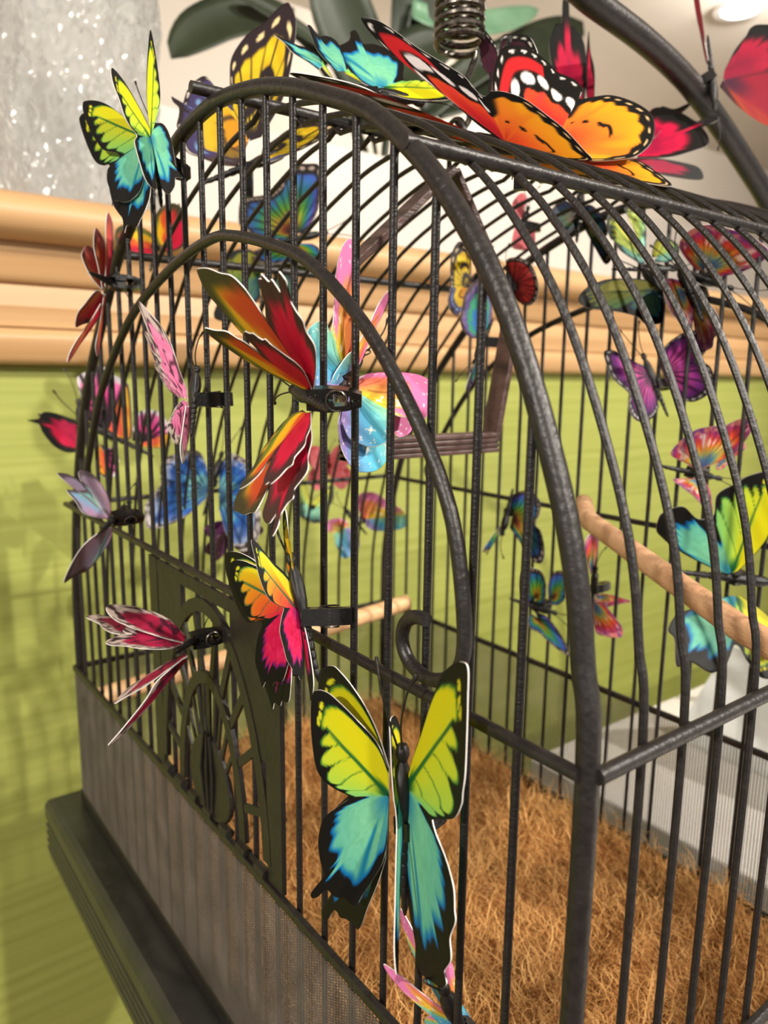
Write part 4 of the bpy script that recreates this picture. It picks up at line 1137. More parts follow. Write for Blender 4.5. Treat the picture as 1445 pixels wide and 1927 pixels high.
    'lime_top_left': {'style':'lime','shape':'A','P':[-160,2057,1738],'H':[-109,2188,1811],'T':[-120,2120,1587],'sheets':{'L1':{'root':[-166,2062,1739],'pts':[[86.0,[-170,2074,1757]],[81.6,[-190,2113,1770]],[73.9,[-208,2164,1822]],[68.2,[-226,2208,1857]],[61.6,[-250,2262,1894]],[55.9,[-276,2314,1916]],[51.0,[-301,2359,1922]],[48.5,[-311,2372,1913]],[42.0,[-313,2358,1868]],[31.5,[-303,2315,1799]],[24.0,[-292,2277,1752]],[16.2,[-279,2242,1718]],[5.8,[-247,2182,1699]],[2.0,[-244,2169,1681]],[-9.4,[-262,2193,1662]],[-20.4,[-278,2210,1639]],[-35.0,[-284,2204,1596]],[-42.6,[-281,2185,1561]],[-51.0,[-280,2168,1521]],[-56.5,[-283,2163,1496]],[-61.7,[-274,2155,1516]],[-69.2,[-252,2117,1508]],[-76.0,[-233,2086,1514]],[-79.3,[-207,2056,1549]],[-83.0,[-193,2053,1602]],[-85.8,[-191,2066,1645]],[-90.0,[-175,2065,1706]]]},'L2':{'root':[-166,2062,1739],'pts':[[86.0,[-172,2081,1754]],[70.6,[-219,2234,1836]],[59.1,[-264,2362,1879]],[53.0,[-290,2434,1896]],[51.0,[-299,2452,1890]],[47.9,[-304,2456,1869]],[39.2,[-300,2418,1802]],[29.6,[-292,2368,1730]],[24.0,[-284,2330,1690]],[12.4,[-271,2290,1672]],[2.0,[-256,2253,1667]],[-35.0,[-265,2249,1607]],[-43.8,[-265,2210,1518]],[-48.2,[-257,2173,1476]],[-51.3,[-251,2144,1448]],[-56.5,[-253,2127,1396]],[-60.7,[-244,2117,1424]],[-65.3,[-226,2069,1412]],[-69.8,[-214,2051,1439]],[-76.0,[-199,2029,1478]],[-80.8,[-183,2017,1538]],[-90.0,[-172,2044,1663]]]},'R1':{'root':[-161,2059,1743],'pts':[[86.0,[-152,2072,1775]],[75.3,[-188,2072,1839]],[64.3,[-228,2069,1899]],[56.7,[-261,2062,1935]],[51.0,[-291,2053,1955]],[49.6,[-303,2044,1942]],[43.8,[-301,2031,1895]],[37.0,[-285,2026,1849]],[29.4,[-271,2018,1793]],[24.0,[-252,2018,1759]],[2.0,[-224,2024,1733]],[-35.0,[-239,2010,1706]],[-40.0,[-237,2001,1674]],[-48.8,[-226,1992,1620]],[-56.5,[-214,1985,1574]],[-71.3,[-188,1991,1548]],[-76.0,[-171,2002,1556]],[-83.0,[-149,2037,1646]],[-90.0,[-153,2059,1729]]]},'R2':{'root':[-157,2057,1747],'pts':[[86.0,[-156,2071,1790]],[77.9,[-152,2097,1876]],[69.9,[-142,2120,1962]],[59.9,[-124,2144,2071]],[51.0,[-102,2163,2168]],[43.5,[-98,2135,2094]],[31.3,[-101,2095,1973]],[24.0,[-107,2075,1899]],[11.1,[-122,2065,1843]],[2.0,[-136,2062,1804]],[-14.0,[-114,2046,1800]],[-35.0,[-100,2027,1771]],[-41.6,[-94,2004,1716]],[-47.4,[-94,1987,1665]],[-52.4,[-93,1972,1622]],[-56.5,[-80,1953,1593]],[-61.5,[-101,1967,1592]],[-68.3,[-109,1961,1558]],[-76.0,[-133,1967,1528]],[-78.5,[-150,1988,1557]],[-85.3,[-153,2025,1663]],[-90.0,[-155,2051,1735]]]}}},
    'lime_right': {'style':'lime','shape':'A','P':[2450,961,-191],'H':[2535,900,-176],'T':[2339,1054,-151],'sheets':{'L1':{'root':[2443,980,-134],'pts':[[86.0,[2469,958,-118]],[79.0,[2522,912,-33]],[69.4,[2579,859,96]],[58.6,[2597,836,266]],[51.0,[2581,841,389]],[43.0,[2524,886,410]],[31.2,[2445,950,379]],[24.0,[2405,984,342]],[13.0,[2339,1039,283]],[2.0,[2335,1049,172]],[-8.3,[2275,1097,156]],[-19.4,[2218,1139,214]],[-25.9,[2179,1170,213]],[-35.0,[2132,1209,183]],[-43.2,[2118,1221,153]],[-56.5,[2116,1227,93]],[-62.4,[2139,1210,56]],[-76.0,[2208,1159,-10]],[-83.6,[2318,1076,-83]],[-90.0,[2414,1002,-135]]]},'R1':{'root':[2449,949,-249],'pts':[[86.0,[2476,925,-255]],[71.1,[2563,788,-372]],[57.0,[2520,707,-543]],[51.0,[2464,701,-611]],[42.4,[2390,749,-617]],[31.3,[2365,816,-543]],[24.0,[2361,856,-486]],[2.0,[2342,877,-474]],[-18.4,[2279,872,-549]],[-35.0,[2213,891,-592]],[-39.3,[2178,916,-592]],[-49.1,[2125,981,-549]],[-56.5,[2059,1016,-567]],[-65.8,[2100,1064,-449]],[-69.9,[2092,1099,-404]],[-76.0,[2158,1099,-334]],[-79.4,[2220,1067,-314]],[-85.5,[2334,1013,-275]],[-90.0,[2418,970,-249]]]}}},
    'lime_top': {'style':'lime','shape':'A','P':[666,1700,1995],'H':[742,1639,1979],'T':[542,1804,2035],'sheets':{'L1':{'root':[678,1694,2007],'pts':[[86.0,[682,1653,1971]],[75.0,[751,1595,1950]],[60.2,[871,1545,1960]],[51.0,[968,1544,2004]],[36.3,[924,1626,2059]],[24.0,[854,1670,2067]],[2.0,[786,1696,2059]],[-5.9,[835,1760,2141]],[-12.4,[848,1815,2198]],[-20.0,[827,1867,2236]],[-27.7,[792,1911,2260]],[-35.0,[741,1933,2257]],[-42.9,[755,1974,2301]],[-50.9,[760,2013,2339]],[-56.5,[731,2009,2323]],[-61.4,[704,1974,2277]],[-66.2,[666,1960,2247]],[-76.0,[593,1947,2200]],[-78.9,[593,1882,2141]],[-82.5,[587,1801,2064]],[-87.7,[628,1713,2002]],[-90.0,[653,1680,1982]]]},'R1':{'root':[557,1799,2067],'pts':[[86.0,[565,1790,2056]],[51.0,[616,1745,2023]],[24.0,[596,1766,2051]],[2.0,[573,1791,2083]],[-35.0,[551,1830,2178]],[-42.3,[517,1862,2208]],[-48.3,[481,1888,2204]],[-54.0,[471,1904,2243]],[-56.5,[459,1916,2251]],[-60.1,[461,1910,2232]],[-68.5,[470,1893,2188]],[-76.0,[480,1876,2149]],[-82.5,[503,1850,2110]],[-90.0,[530,1819,2066]]]},'R2':{'root':[487,1857,2088],'pts':[[86.0,[487,1825,2058]],[51.0,[494,1784,2022]],[24.0,[501,1837,2075]],[2.0,[509,1891,2129]],[-35.0,[495,1944,2173]],[-45.2,[443,2001,2204]],[-56.5,[391,2071,2247]],[-66.1,[407,2020,2206]],[-76.0,[412,1960,2152]],[-83.9,[444,1894,2104]],[-90.0,[464,1840,2062]]]}}},
    'crimson_top': {'style':'crimson2','shape':'D','P':[2571,2000,2146],'H':[2403,2140,2204],'T':[2715,1881,2102],'sheets':{'L1':{'root':[2420,2179,2429],'pts':[[86.0,[2394,2203,2449]],[52.0,[2354,2236,2459]],[36.0,[2337,2258,2499]],[16.0,[2343,2276,2600]],[-25.0,[2342,2312,2752]],[-30.8,[2359,2315,2823]],[-36.5,[2388,2308,2889]],[-38.9,[2414,2290,2895]],[-49.5,[2433,2305,3027]],[-52.0,[2460,2286,3027]],[-63.1,[2454,2258,2885]],[-66.0,[2476,2236,2865]],[-71.4,[2508,2191,2775]],[-80.5,[2501,2157,2603]],[-90.0,[2473,2137,2420]]]},'L2':{'root':[2503,2117,2431],'pts':[[86.0,[2499,2135,2463]],[52.0,[2498,2146,2485]],[36.0,[2516,2171,2562]],[16.0,[2546,2204,2674]],[-25.0,[2568,2222,2742]],[-49.5,[2624,2259,2897]],[-66.0,[2595,2215,2766]],[-75.2,[2582,2165,2642]],[-90.0,[2525,2107,2442]]]},'R1':{'root':[2693,1910,2160],'pts':[[86.0,[2674,1921,2159]],[52.0,[2752,1960,2269]],[36.0,[2852,1990,2383]],[16.0,[2934,2003,2461]],[-25.0,[3002,1977,2479]],[-32.8,[3092,1901,2448]],[-40.6,[3155,1816,2386]],[-44.7,[3232,1809,2434]],[-49.5,[3300,1768,2432]],[-53.8,[3223,1776,2384]],[-57.7,[3159,1800,2368]],[-62.5,[3151,1749,2295]],[-66.0,[3115,1722,2233]],[-70.4,[3024,1744,2192]],[-79.5,[2849,1801,2135]],[-90.0,[2671,1892,2119]]]},'R2':{'root':[2739,1887,2212],'pts':[[86.0,[2718,1896,2210]],[52.0,[2840,1953,2333]],[36.0,[2946,1984,2420]],[16.0,[3012,2007,2478]],[-25.0,[3058,2010,2506]],[-35.0,[3117,1967,2493]],[-49.5,[3260,1954,2555]],[-52.3,[3237,1940,2528]],[-66.0,[3105,1945,2464]],[-90.0,[2822,1888,2256]]]},'L3':{'root':[2672,1915,2109],'pts':[[86.0,[2657,1930,2124]],[74.0,[2772,1843,2126]],[61.0,[2893,1746,2103]],[52.0,[2972,1680,2073]],[36.0,[2980,1658,2008]],[16.0,[2884,1732,2011]],[-25.0,[2763,1830,2040]],[-49.5,[2685,1898,2079]],[-66.0,[2662,1919,2094]],[-90.0,[2647,1935,2114]]]}}},
    'crimson_stand': {'style':'crimson3','shape':'D','P':[3203,1750,2632],'H':[3188,1738,2529],'T':[3192,1790,2772],'sheets':{'R1':{'root':[3227,1727,2614],'pts':[[86.0,[3217,1739,2579]],[76.7,[3249,1644,2462]],[68.6,[3283,1554,2375]],[61.9,[3315,1473,2317]],[52.0,[3370,1350,2273]],[43.6,[3413,1293,2398]],[36.0,[3385,1384,2528]],[16.0,[3376,1427,2625]],[-25.0,[3406,1401,2770]],[-35.1,[3385,1465,2854]],[-49.5,[3332,1584,2896]],[-58.1,[3309,1629,2887]],[-66.0,[3295,1647,2846]],[-77.0,[3264,1692,2773]],[-90.0,[3234,1727,2669]]]},'L1':{'root':[3167,1804,2747],'pts':[[86.0,[3170,1792,2709]],[76.3,[3148,1817,2835]],[65.8,[3126,1848,2973]],[52.0,[3079,1857,3136]],[36.0,[3103,1899,3159]],[16.0,[3139,1893,3035]],[-25.0,[3161,1861,2897]],[-49.5,[3175,1840,2805]],[-66.0,[3184,1823,2739]],[-90.0,[3181,1805,2706]]]}}},
    'pink_spot': {'style':'pinkspot','shape':'E','P':[-140,1833,759],'H':[-116,1829,824],'T':[-138,1816,693],'sheets':{'L1':{'root':[-141,1836,771],'pts':[[86.0,[-138,1841,799]],[78.8,[-149,1883,875]],[69.2,[-160,1937,980]],[62.1,[-181,1991,1051]],[56.5,[-204,2042,1101]],[52.0,[-227,2087,1138]],[45.7,[-221,2059,1080]],[41.0,[-216,2037,1037]],[33.0,[-205,1996,966]],[11.0,[-203,1983,938]],[2.8,[-205,1980,917]],[-24.0,[-194,1940,853]],[-46.0,[-175,1897,805]],[-64.0,[-156,1857,771]],[-90.0,[-139,1828,759]]]},'L2':{'root':[-148,1841,771],'pts':[[86.0,[-147,1858,806]],[70.0,[-166,1968,910]],[58.8,[-182,2054,983]],[52.0,[-196,2114,1024]],[42.2,[-194,2076,969]],[33.0,[-191,2039,918]],[11.0,[-189,2026,903]],[-24.0,[-192,2021,882]],[-46.0,[-179,1944,804]],[-64.0,[-162,1879,770]],[-90.0,[-147,1835,763]]]},'R1':{'root':[-146,1835,750],'pts':[[86.0,[-158,1836,760]],[74.2,[-189,1833,730]],[60.6,[-214,1828,689]],[52.0,[-227,1825,662]],[43.6,[-219,1823,634]],[33.0,[-207,1820,599]],[11.0,[-185,1820,591]],[-24.0,[-167,1824,632]],[-46.0,[-147,1829,680]],[-64.0,[-140,1834,729]],[-90.0,[-140,1836,757]]]},'R2':{'root':[-143,1828,730],'pts':[[86.0,[-154,1818,737]],[69.8,[-178,1807,634]],[60.1,[-189,1803,571]],[52.0,[-173,1823,515]],[33.0,[-153,1838,552]],[11.0,[-142,1845,587]],[-24.0,[-134,1849,615]],[-46.0,[-132,1846,665]],[-64.0,[-127,1845,707]],[-90.0,[-133,1837,736]]]}}},
    'pink_lower': {'style':'pinkdark','shape':'E','P':[-180,1839,-221],'H':[-123,1875,-212],'T':[-206,1809,-215],'sheets':{'L1':{'root':[-182,1845,-204],'pts':[[86.0,[-169,1863,-201]],[78.7,[-189,1941,-160]],[73.5,[-220,1981,-133]],[67.4,[-271,2005,-106]],[59.9,[-341,2021,-78]],[52.0,[-424,2011,-57]],[47.9,[-447,1974,-66]],[39.8,[-432,1924,-93]],[33.0,[-404,1902,-111]],[11.0,[-387,1889,-122]],[-24.0,[-369,1881,-131]],[-46.0,[-312,1858,-158]],[-64.0,[-247,1836,-188]],[-90.0,[-198,1827,-208]]]},'L2':{'root':[-186,1847,-208],'pts':[[86.0,[-168,1868,-205]],[77.2,[-199,1937,-173]],[66.9,[-276,1956,-147]],[57.6,[-356,1940,-133]],[52.0,[-408,1904,-133]],[48.7,[-405,1881,-142]],[43.3,[-438,1868,-139]],[33.0,[-499,1825,-139]],[11.0,[-486,1804,-150]],[-24.0,[-433,1801,-164]],[-46.0,[-368,1787,-185]],[-64.0,[-264,1794,-208]],[-90.0,[-197,1826,-213]]]},'L3':{'root':[-279,1928,-162],'pts':[[86.0,[-277,1955,-158]],[71.8,[-364,2029,-146]],[64.9,[-396,2090,-137]],[58.2,[-435,2135,-130]],[52.0,[-484,2129,-129]],[33.0,[-458,2057,-140]],[11.0,[-454,2000,-147]],[-24.0,[-439,1957,-154]],[-46.0,[-406,1925,-159]],[-64.0,[-348,1902,-163]],[-90.0,[-288,1904,-165]]]},'R1':{'root':[-186,1833,-266],'pts':[[86.0,[-178,1846,-263]],[78.3,[-240,1889,-299]],[69.2,[-318,1903,-341]],[60.1,[-396,1917,-384]],[52.0,[-465,1883,-418]],[33.0,[-423,1863,-394]],[11.0,[-384,1847,-373]],[-24.0,[-335,1832,-346]],[-46.0,[-263,1830,-307]],[-64.0,[-210,1821,-278]],[-90.0,[-187,1813,-265]]]},'R2':{'root':[-184,1830,-275],'pts':[[86.0,[-184,1823,-264]],[82.3,[-232,1814,-285]],[74.8,[-320,1800,-333]],[68.9,[-360,1820,-404]],[61.8,[-421,1831,-475]],[56.9,[-464,1836,-520]],[52.0,[-508,1840,-564]],[33.0,[-449,1861,-553]],[11.0,[-414,1855,-515]],[-24.0,[-358,1860,-476]],[-46.0,[-286,1850,-397]],[-64.0,[-221,1847,-336]],[-90.0,[-173,1839,-282]]]}}},
    'iris_left': {'style':'iris','shape':'E','P':[-160,2823,121],'H':[-125,2854,150],'T':[-185,2803,118],'sheets':{'L1':{'root':[-164,2832,144],'pts':[[86.0,[-156,2844,153]],[78.3,[-200,2876,201]],[68.9,[-258,2911,258]],[60.7,[-310,2940,305]],[52.0,[-358,2976,359]],[46.3,[-312,2988,355]],[38.7,[-264,2975,325]],[33.0,[-247,2946,290]],[11.0,[-243,2931,273]],[-10.0,[-299,2918,279]],[-24.0,[-336,2909,283]],[-35.4,[-307,2868,231]],[-46.0,[-287,2826,180]],[-64.0,[-229,2818,152]],[-90.0,[-175,2821,136]]]},'L2':{'root':[-162,2831,148],'pts':[[86.0,[-155,2833,147]],[78.8,[-133,2894,202]],[68.8,[-142,2967,279]],[59.4,[-179,3017,342]],[52.0,[-241,3017,364]],[33.0,[-251,2974,324]],[11.0,[-226,2955,296]],[-24.0,[-216,2933,270]],[-46.0,[-209,2902,236]],[-64.0,[-189,2858,184]],[-90.0,[-172,2825,145]]]},'R1':{'root':[-162,2818,89],'pts':[[86.0,[-174,2804,98]],[79.1,[-248,2766,76]],[71.3,[-316,2749,32]],[62.1,[-366,2771,-48]],[52.0,[-397,2828,-157]],[41.6,[-331,2861,-138]],[33.0,[-264,2910,-139]],[11.0,[-234,2914,-116]],[-24.0,[-196,2909,-72]],[-46.0,[-161,2894,-15]],[-64.0,[-143,2866,41]],[-90.0,[-151,2826,89]]]}}},
    'red_left': {'style':'rosy','shape':'D','P':[-140,2800,1244],'H':[-88,2819,1274],'T':[-152,2768,1286],'sheets':{'L1':{'root':[-143,2803,1247],'pts':[[86.0,[-149,2793,1242]],[72.6,[-193,2799,1297]],[59.5,[-213,2834,1365]],[52.0,[-208,2873,1411]],[44.0,[-158,2950,1459]],[36.0,[-120,2967,1440]],[16.0,[-126,2926,1392]],[-25.0,[-134,2890,1353]],[-49.5,[-136,2860,1316]],[-66.0,[-139,2830,1279]],[-90.0,[-137,2810,1251]]]},'L2':{'root':[-140,2803,1256],'pts':[[86.0,[-145,2796,1249]],[74.3,[-148,2831,1346]],[61.8,[-153,2867,1450]],[52.0,[-121,2930,1541]],[36.0,[-87,2946,1509]],[16.0,[-77,2942,1475]],[-25.0,[-78,2920,1421]],[-49.5,[-85,2893,1366]],[-66.0,[-112,2843,1300]],[-90.0,[-135,2804,1251]]]},'L3':{'root':[-129,2798,1269],'pts':[[86.0,[-135,2790,1259]],[73.3,[-102,2852,1394]],[60.5,[-82,2902,1529]],[52.0,[-54,2949,1624]],[36.0,[-30,2959,1586]],[16.0,[-36,2939,1523]],[-25.0,[-51,2908,1448]],[-49.5,[-74,2870,1374]],[-66.0,[-103,2829,1308]],[-90.0,[-129,2795,1256]]]},'R1':{'root':[-147,2800,1222],'pts':[[86.0,[-156,2782,1232]],[79.7,[-189,2768,1229]],[65.6,[-222,2811,1179]],[52.0,[-249,2857,1130]],[36.0,[-241,2931,1074]],[16.0,[-210,2935,1085]],[-25.0,[-182,2938,1095]],[-49.5,[-135,2949,1107]],[-66.0,[-131,2860,1180]],[-90.0,[-143,2797,1226]]]},'R2':{'root':[-153,2794,1174],'pts':[[86.0,[-159,2788,1178]],[74.8,[-217,2786,1086]],[65.6,[-274,2776,1016]],[57.2,[-315,2776,948]],[52.0,[-327,2787,902]],[36.0,[-303,2795,923]],[16.0,[-262,2798,984]],[-25.0,[-214,2806,1045]],[-49.5,[-176,2810,1098]],[-66.0,[-153,2808,1141]],[-90.0,[-148,2797,1175]]]},'R3':{'root':[-138,2791,1209],'pts':[[86.0,[-142,2784,1225]],[78.0,[-152,2794,1158]],[68.0,[-166,2805,1072]],[58.0,[-186,2813,986]],[52.0,[-176,2833,935]],[36.0,[-165,2836,953]],[16.0,[-159,2828,1005]],[-25.0,[-151,2820,1057]],[-49.5,[-145,2807,1125]],[-66.0,[-136,2798,1184]],[-90.0,[-134,2790,1222]]]}}},
    'pastel_bottom': {'style':'pastel','shape':'F','P':[40,432,-1022],'H':[-4,439,-913],'T':[75,436,-1111],'sheets':{'L1':{'root':[41,433,-1016],'pts':[[86.0,[32,433,-991]],[75.8,[-24,452,-926]],[65.6,[-78,470,-863]],[55.9,[-128,486,-802]],[47.0,[-174,503,-754]],[40.5,[-157,502,-796]],[27.0,[-109,490,-872]],[4.0,[-70,478,-923]],[-25.0,[-35,466,-964]],[-48.0,[-6,458,-1005]],[-64.0,[26,447,-1041]],[-90.0,[48,433,-1036]]]},'L2':{'root':[41,437,-1001],'pts':[[86.0,[39,432,-989]],[73.0,[35,508,-921]],[58.0,[30,602,-841]],[47.0,[28,683,-789]],[27.0,[33,681,-845]],[4.0,[36,652,-892]],[-25.0,[39,603,-937]],[-48.0,[42,531,-985]],[-64.0,[42,472,-1008]],[-90.0,[42,440,-1010]]]},'L3':{'root':[32,438,-1024],'pts':[[86.0,[30,431,-1008]],[47.0,[15,493,-1022]],[27.0,[12,524,-1047]],[4.0,[14,541,-1073]],[-25.0,[19,540,-1091]],[-48.0,[28,529,-1113]],[-64.0,[36,480,-1087]],[-90.0,[35,436,-1033]]]},'R1':{'root':[37,442,-990],'pts':[[86.0,[37,439,-983]],[74.5,[42,489,-1003]],[57.6,[45,535,-986]],[52.7,[44,534,-967]],[47.0,[41,517,-935]],[27.0,[38,488,-925]],[4.0,[37,469,-937]],[-25.0,[37,457,-953]],[-48.0,[37,445,-970]],[-64.0,[36,437,-975]],[-90.0,[37,435,-987]]]},'R2':{'root':[51,431,-994],'pts':[[86.0,[36,427,-985]],[68.5,[9,434,-895]],[55.4,[-4,441,-833]],[47.0,[19,454,-816]],[27.0,[45,460,-839]],[4.0,[50,452,-887]],[-25.0,[60,443,-952]],[-48.0,[101,445,-1025]],[-64.0,[123,443,-1077]],[-90.0,[71,428,-1048]]]}}},
    'magenta': {'style':'magenta','shape':'C','P':[2500,1560,876],'H':[2465,1603,947],'T':[2520,1506,706],'sheets':{'L1':{'root':[2479,1576,876],'pts':[[86.0,[2468,1597,928]],[74.4,[2403,1630,953]],[54.7,[2302,1687,1009]],[45.0,[2239,1711,1006]],[39.6,[2234,1695,950]],[30.1,[2257,1658,860]],[20.0,[2326,1609,790]],[4.0,[2336,1595,757]],[-26.0,[2318,1586,706]],[-39.5,[2337,1559,641]],[-50.0,[2389,1532,622]],[-68.0,[2451,1516,647]],[-90.0,[2500,1515,706]]]},'R1':{'root':[2539,1534,890],'pts':[[86.0,[2528,1555,948]],[77.2,[2543,1548,1020]],[66.2,[2587,1508,1086]],[54.4,[2646,1447,1125]],[45.0,[2695,1390,1112]],[30.9,[2701,1372,1035]],[20.0,[2679,1389,983]],[4.0,[2666,1400,957]],[-26.0,[2706,1351,931]],[-39.3,[2720,1323,841]],[-50.0,[2694,1343,775]],[-60.1,[2643,1395,735]],[-68.0,[2602,1444,753]],[-90.0,[2558,1503,824]]]}}},
    'flame_right': {'style':'flame','shape':'C','P':[2500,1229,366],'H':[2521,1207,344],'T':[2370,1331,382],'sheets':{'L1':{'root':[2497,1235,386],'pts':[[86.0,[2511,1224,386]],[77.1,[2561,1181,421]],[63.3,[2634,1117,482]],[45.0,[2690,1064,612]],[39.5,[2694,1059,658]],[30.2,[2633,1110,657]],[20.0,[2575,1159,621]],[4.0,[2523,1203,614]],[-26.0,[2463,1253,596]],[-36.0,[2414,1296,548]],[-45.8,[2375,1331,488]],[-50.0,[2374,1334,452]],[-68.0,[2427,1292,418]],[-90.0,[2484,1246,381]]]},'R1':{'root':[2477,1237,325],'pts':[[86.0,[2508,1217,326]],[70.9,[2512,1176,271]],[45.0,[2469,1129,163]],[20.0,[2451,1144,168]],[4.0,[2424,1210,238]],[-26.0,[2394,1259,282]],[-50.0,[2364,1309,325]],[-68.0,[2408,1285,331]],[-90.0,[2471,1247,334]]]},'R2':{'root':[2574,1180,397],'pts':[[86.0,[2556,1189,394]],[62.6,[2677,1190,485]],[45.0,[2774,1158,519]],[20.0,[2763,1137,486]],[4.0,[2681,1150,441]],[-26.0,[2611,1157,397]],[-50.0,[2587,1161,383]],[-68.0,[2575,1167,382]],[-90.0,[2554,1180,382]]]}}},
    'blue_left': {'style':'blue','shape':'C','P':[928,4000,38],'H':[984,4002,232],'T':[887,4010,-53],'sheets':{'L1':{'root':[896,4024,37],'pts':[[86.0,[904,4024,76]],[73.1,[902,4028,168]],[55.7,[870,4040,287]],[45.0,[809,4054,328]],[34.5,[684,4079,306]],[26.2,[596,4095,258]],[20.0,[580,4096,183]],[11.6,[575,4093,94]],[4.0,[524,4101,32]],[-26.0,[471,4109,-41]],[-42.9,[464,4105,-169]],[-50.0,[498,4096,-211]],[-58.1,[609,4074,-193]],[-68.0,[736,4050,-137]],[-90.0,[874,4026,-27]]]},'R1':{'root':[956,3972,12],'pts':[[86.0,[969,3995,75]],[69.5,[1003,4030,215]],[57.8,[1050,3973,297]],[45.0,[1091,3827,269]],[32.5,[1109,3724,213]],[20.0,[1097,3678,130]],[4.0,[1069,3708,77]],[-26.0,[1072,3583,-47]],[-40.0,[1043,3533,-189]],[-50.0,[1006,3545,-289]],[-58.1,[956,3641,-340]],[-68.0,[927,3778,-284]],[-90.0,[937,3936,-87]]]}}},
    'hotpink': {'style':'hotpink','shape':'C','P':[335,4300,427],'H':[268,4360,470],'T':[420,4223,373],'sheets':{'L1':{'root':[319,4322,471],'pts':[[86.0,[204,4425,531]],[55.0,[168,4465,755]],[45.0,[172,4464,829]],[36.2,[232,4412,867]],[27.0,[293,4361,911]],[20.0,[329,4327,869]],[13.5,[366,4293,838]],[4.0,[422,4242,796]],[-26.0,[439,4226,747]],[-50.0,[441,4218,574]],[-68.0,[428,4223,410]],[-90.0,[346,4296,427]]]},'R1':{'root':[502,4164,386],'pts':[[86.0,[439,4220,397]],[67.3,[455,4210,536]],[56.9,[492,4179,599]],[45.0,[560,4119,607]],[32.8,[607,4077,577]],[20.0,[634,4052,515]],[4.0,[641,4043,453]],[-26.0,[639,4044,402]],[-50.0,[632,4048,364]],[-68.0,[559,4112,350]],[-90.0,[462,4199,360]]]},'R2':{'root':[281,4310,296],'pts':[[86.0,[280,4420,363]],[63.5,[370,4351,313]],[45.0,[332,4205,227]],[20.0,[258,4099,169]],[4.0,[198,4098,173]],[-26.0,[185,4166,216]],[-50.0,[213,4289,289]],[-68.0,[243,4363,331]],[-90.0,[271,4410,358]]]}}},
    'crimson_farleft': {'style':'crimson2','shape':'D','P':[145,4400,471],'H':[158,4419,595],'T':[152,4364,336],'sheets':{'L1':{'root':[141,4392,422],'pts':[[86.0,[155,4406,508]],[76.0,[99,4435,545]],[60.8,[6,4478,583]],[52.0,[-53,4501,589]],[36.0,[-77,4504,565]],[16.0,[-95,4506,544]],[-25.0,[-158,4527,535]],[-49.5,[-98,4502,520]],[-54.1,[-73,4477,449]],[-60.5,[-18,4438,363]],[-66.0,[53,4402,319]],[-90.0,[130,4375,323]]]}}},
    'rainbow_left': {'style':'rainbow','shape':'C','P':[1479,3700,1770],'H':[1547,3655,1796],'T':[1351,3791,1744],'sheets':{'L1':{'root':[1458,3725,1807],'pts':[[86.0,[1509,3688,1808]],[71.4,[1584,3641,1954]],[55.5,[1608,3632,2133]],[45.0,[1600,3642,2250]],[38.4,[1529,3692,2260]],[32.7,[1469,3735,2253]],[25.1,[1406,3776,2187]],[20.0,[1385,3789,2127]],[4.0,[1322,3831,2067]],[-8.1,[1261,3874,2047]],[-26.0,[1169,3938,2028]],[-38.9,[1146,3950,1932]],[-50.0,[1153,3942,1848]],[-57.4,[1213,3898,1802]],[-68.0,[1314,3825,1768]],[-90.0,[1416,3752,1758]]]},'R1':{'root':[1449,3711,1720],'pts':[[86.0,[1467,3742,1744]],[45.0,[1541,3621,1731]],[20.0,[1508,3453,1637]],[4.0,[1401,3397,1551]],[-26.0,[1315,3580,1585]],[-50.0,[1193,3711,1576]],[-68.0,[1209,3897,1669]],[-90.0,[1370,3877,1750]]]}}},
    'lime_shadow': {'style':'limeshaded','shape':'A','P':[1265,3800,1516],'H':[1301,3789,1588],'T':[1236,3789,1373],'sheets':{'L1':{'root':[1236,3822,1516],'pts':[[86.0,[1274,3815,1588]],[68.2,[1182,3867,1689]],[51.0,[1049,3918,1654]],[24.0,[1006,3918,1505]],[2.0,[1066,3884,1438]],[-35.0,[960,3914,1328]],[-56.5,[936,3911,1222]],[-76.0,[1082,3849,1220]],[-90.0,[1226,3808,1374]]]},'R1':{'root':[1308,3767,1517],'pts':[[86.0,[1305,3797,1589]],[66.2,[1437,3664,1657]],[51.0,[1539,3555,1689]],[24.0,[1501,3563,1583]],[2.0,[1419,3635,1514]],[-35.0,[1400,3606,1371]],[-56.5,[1313,3672,1265]],[-76.0,[1268,3738,1301]],[-90.0,[1274,3782,1445]]]}}},
    'red_farleft': {'style':'crimson','shape':'D','P':[622,4100,1675],'H':[645,4103,1761],'T':[601,4100,1606],'sheets':{'L1':{'root':[593,4120,1664],'pts':[[86.0,[639,4097,1676]],[73.7,[588,4141,1777]],[61.0,[487,4200,1816]],[52.0,[410,4235,1785]],[36.0,[397,4228,1700]],[16.0,[435,4201,1657]],[-25.0,[471,4178,1635]],[-49.5,[515,4153,1620]],[-66.0,[574,4122,1615]],[-90.0,[630,4097,1642]]]},'R1':{'root':[672,4067,1693],'pts':[[86.0,[630,4074,1673]],[68.9,[598,4089,1787]],[52.0,[639,4090,1908]],[36.0,[733,4074,1961]],[16.0,[807,4055,1915]],[-25.0,[824,4044,1808]],[-49.5,[791,4043,1703]],[-66.0,[723,4053,1656]],[-90.0,[645,4068,1640]]]}}},
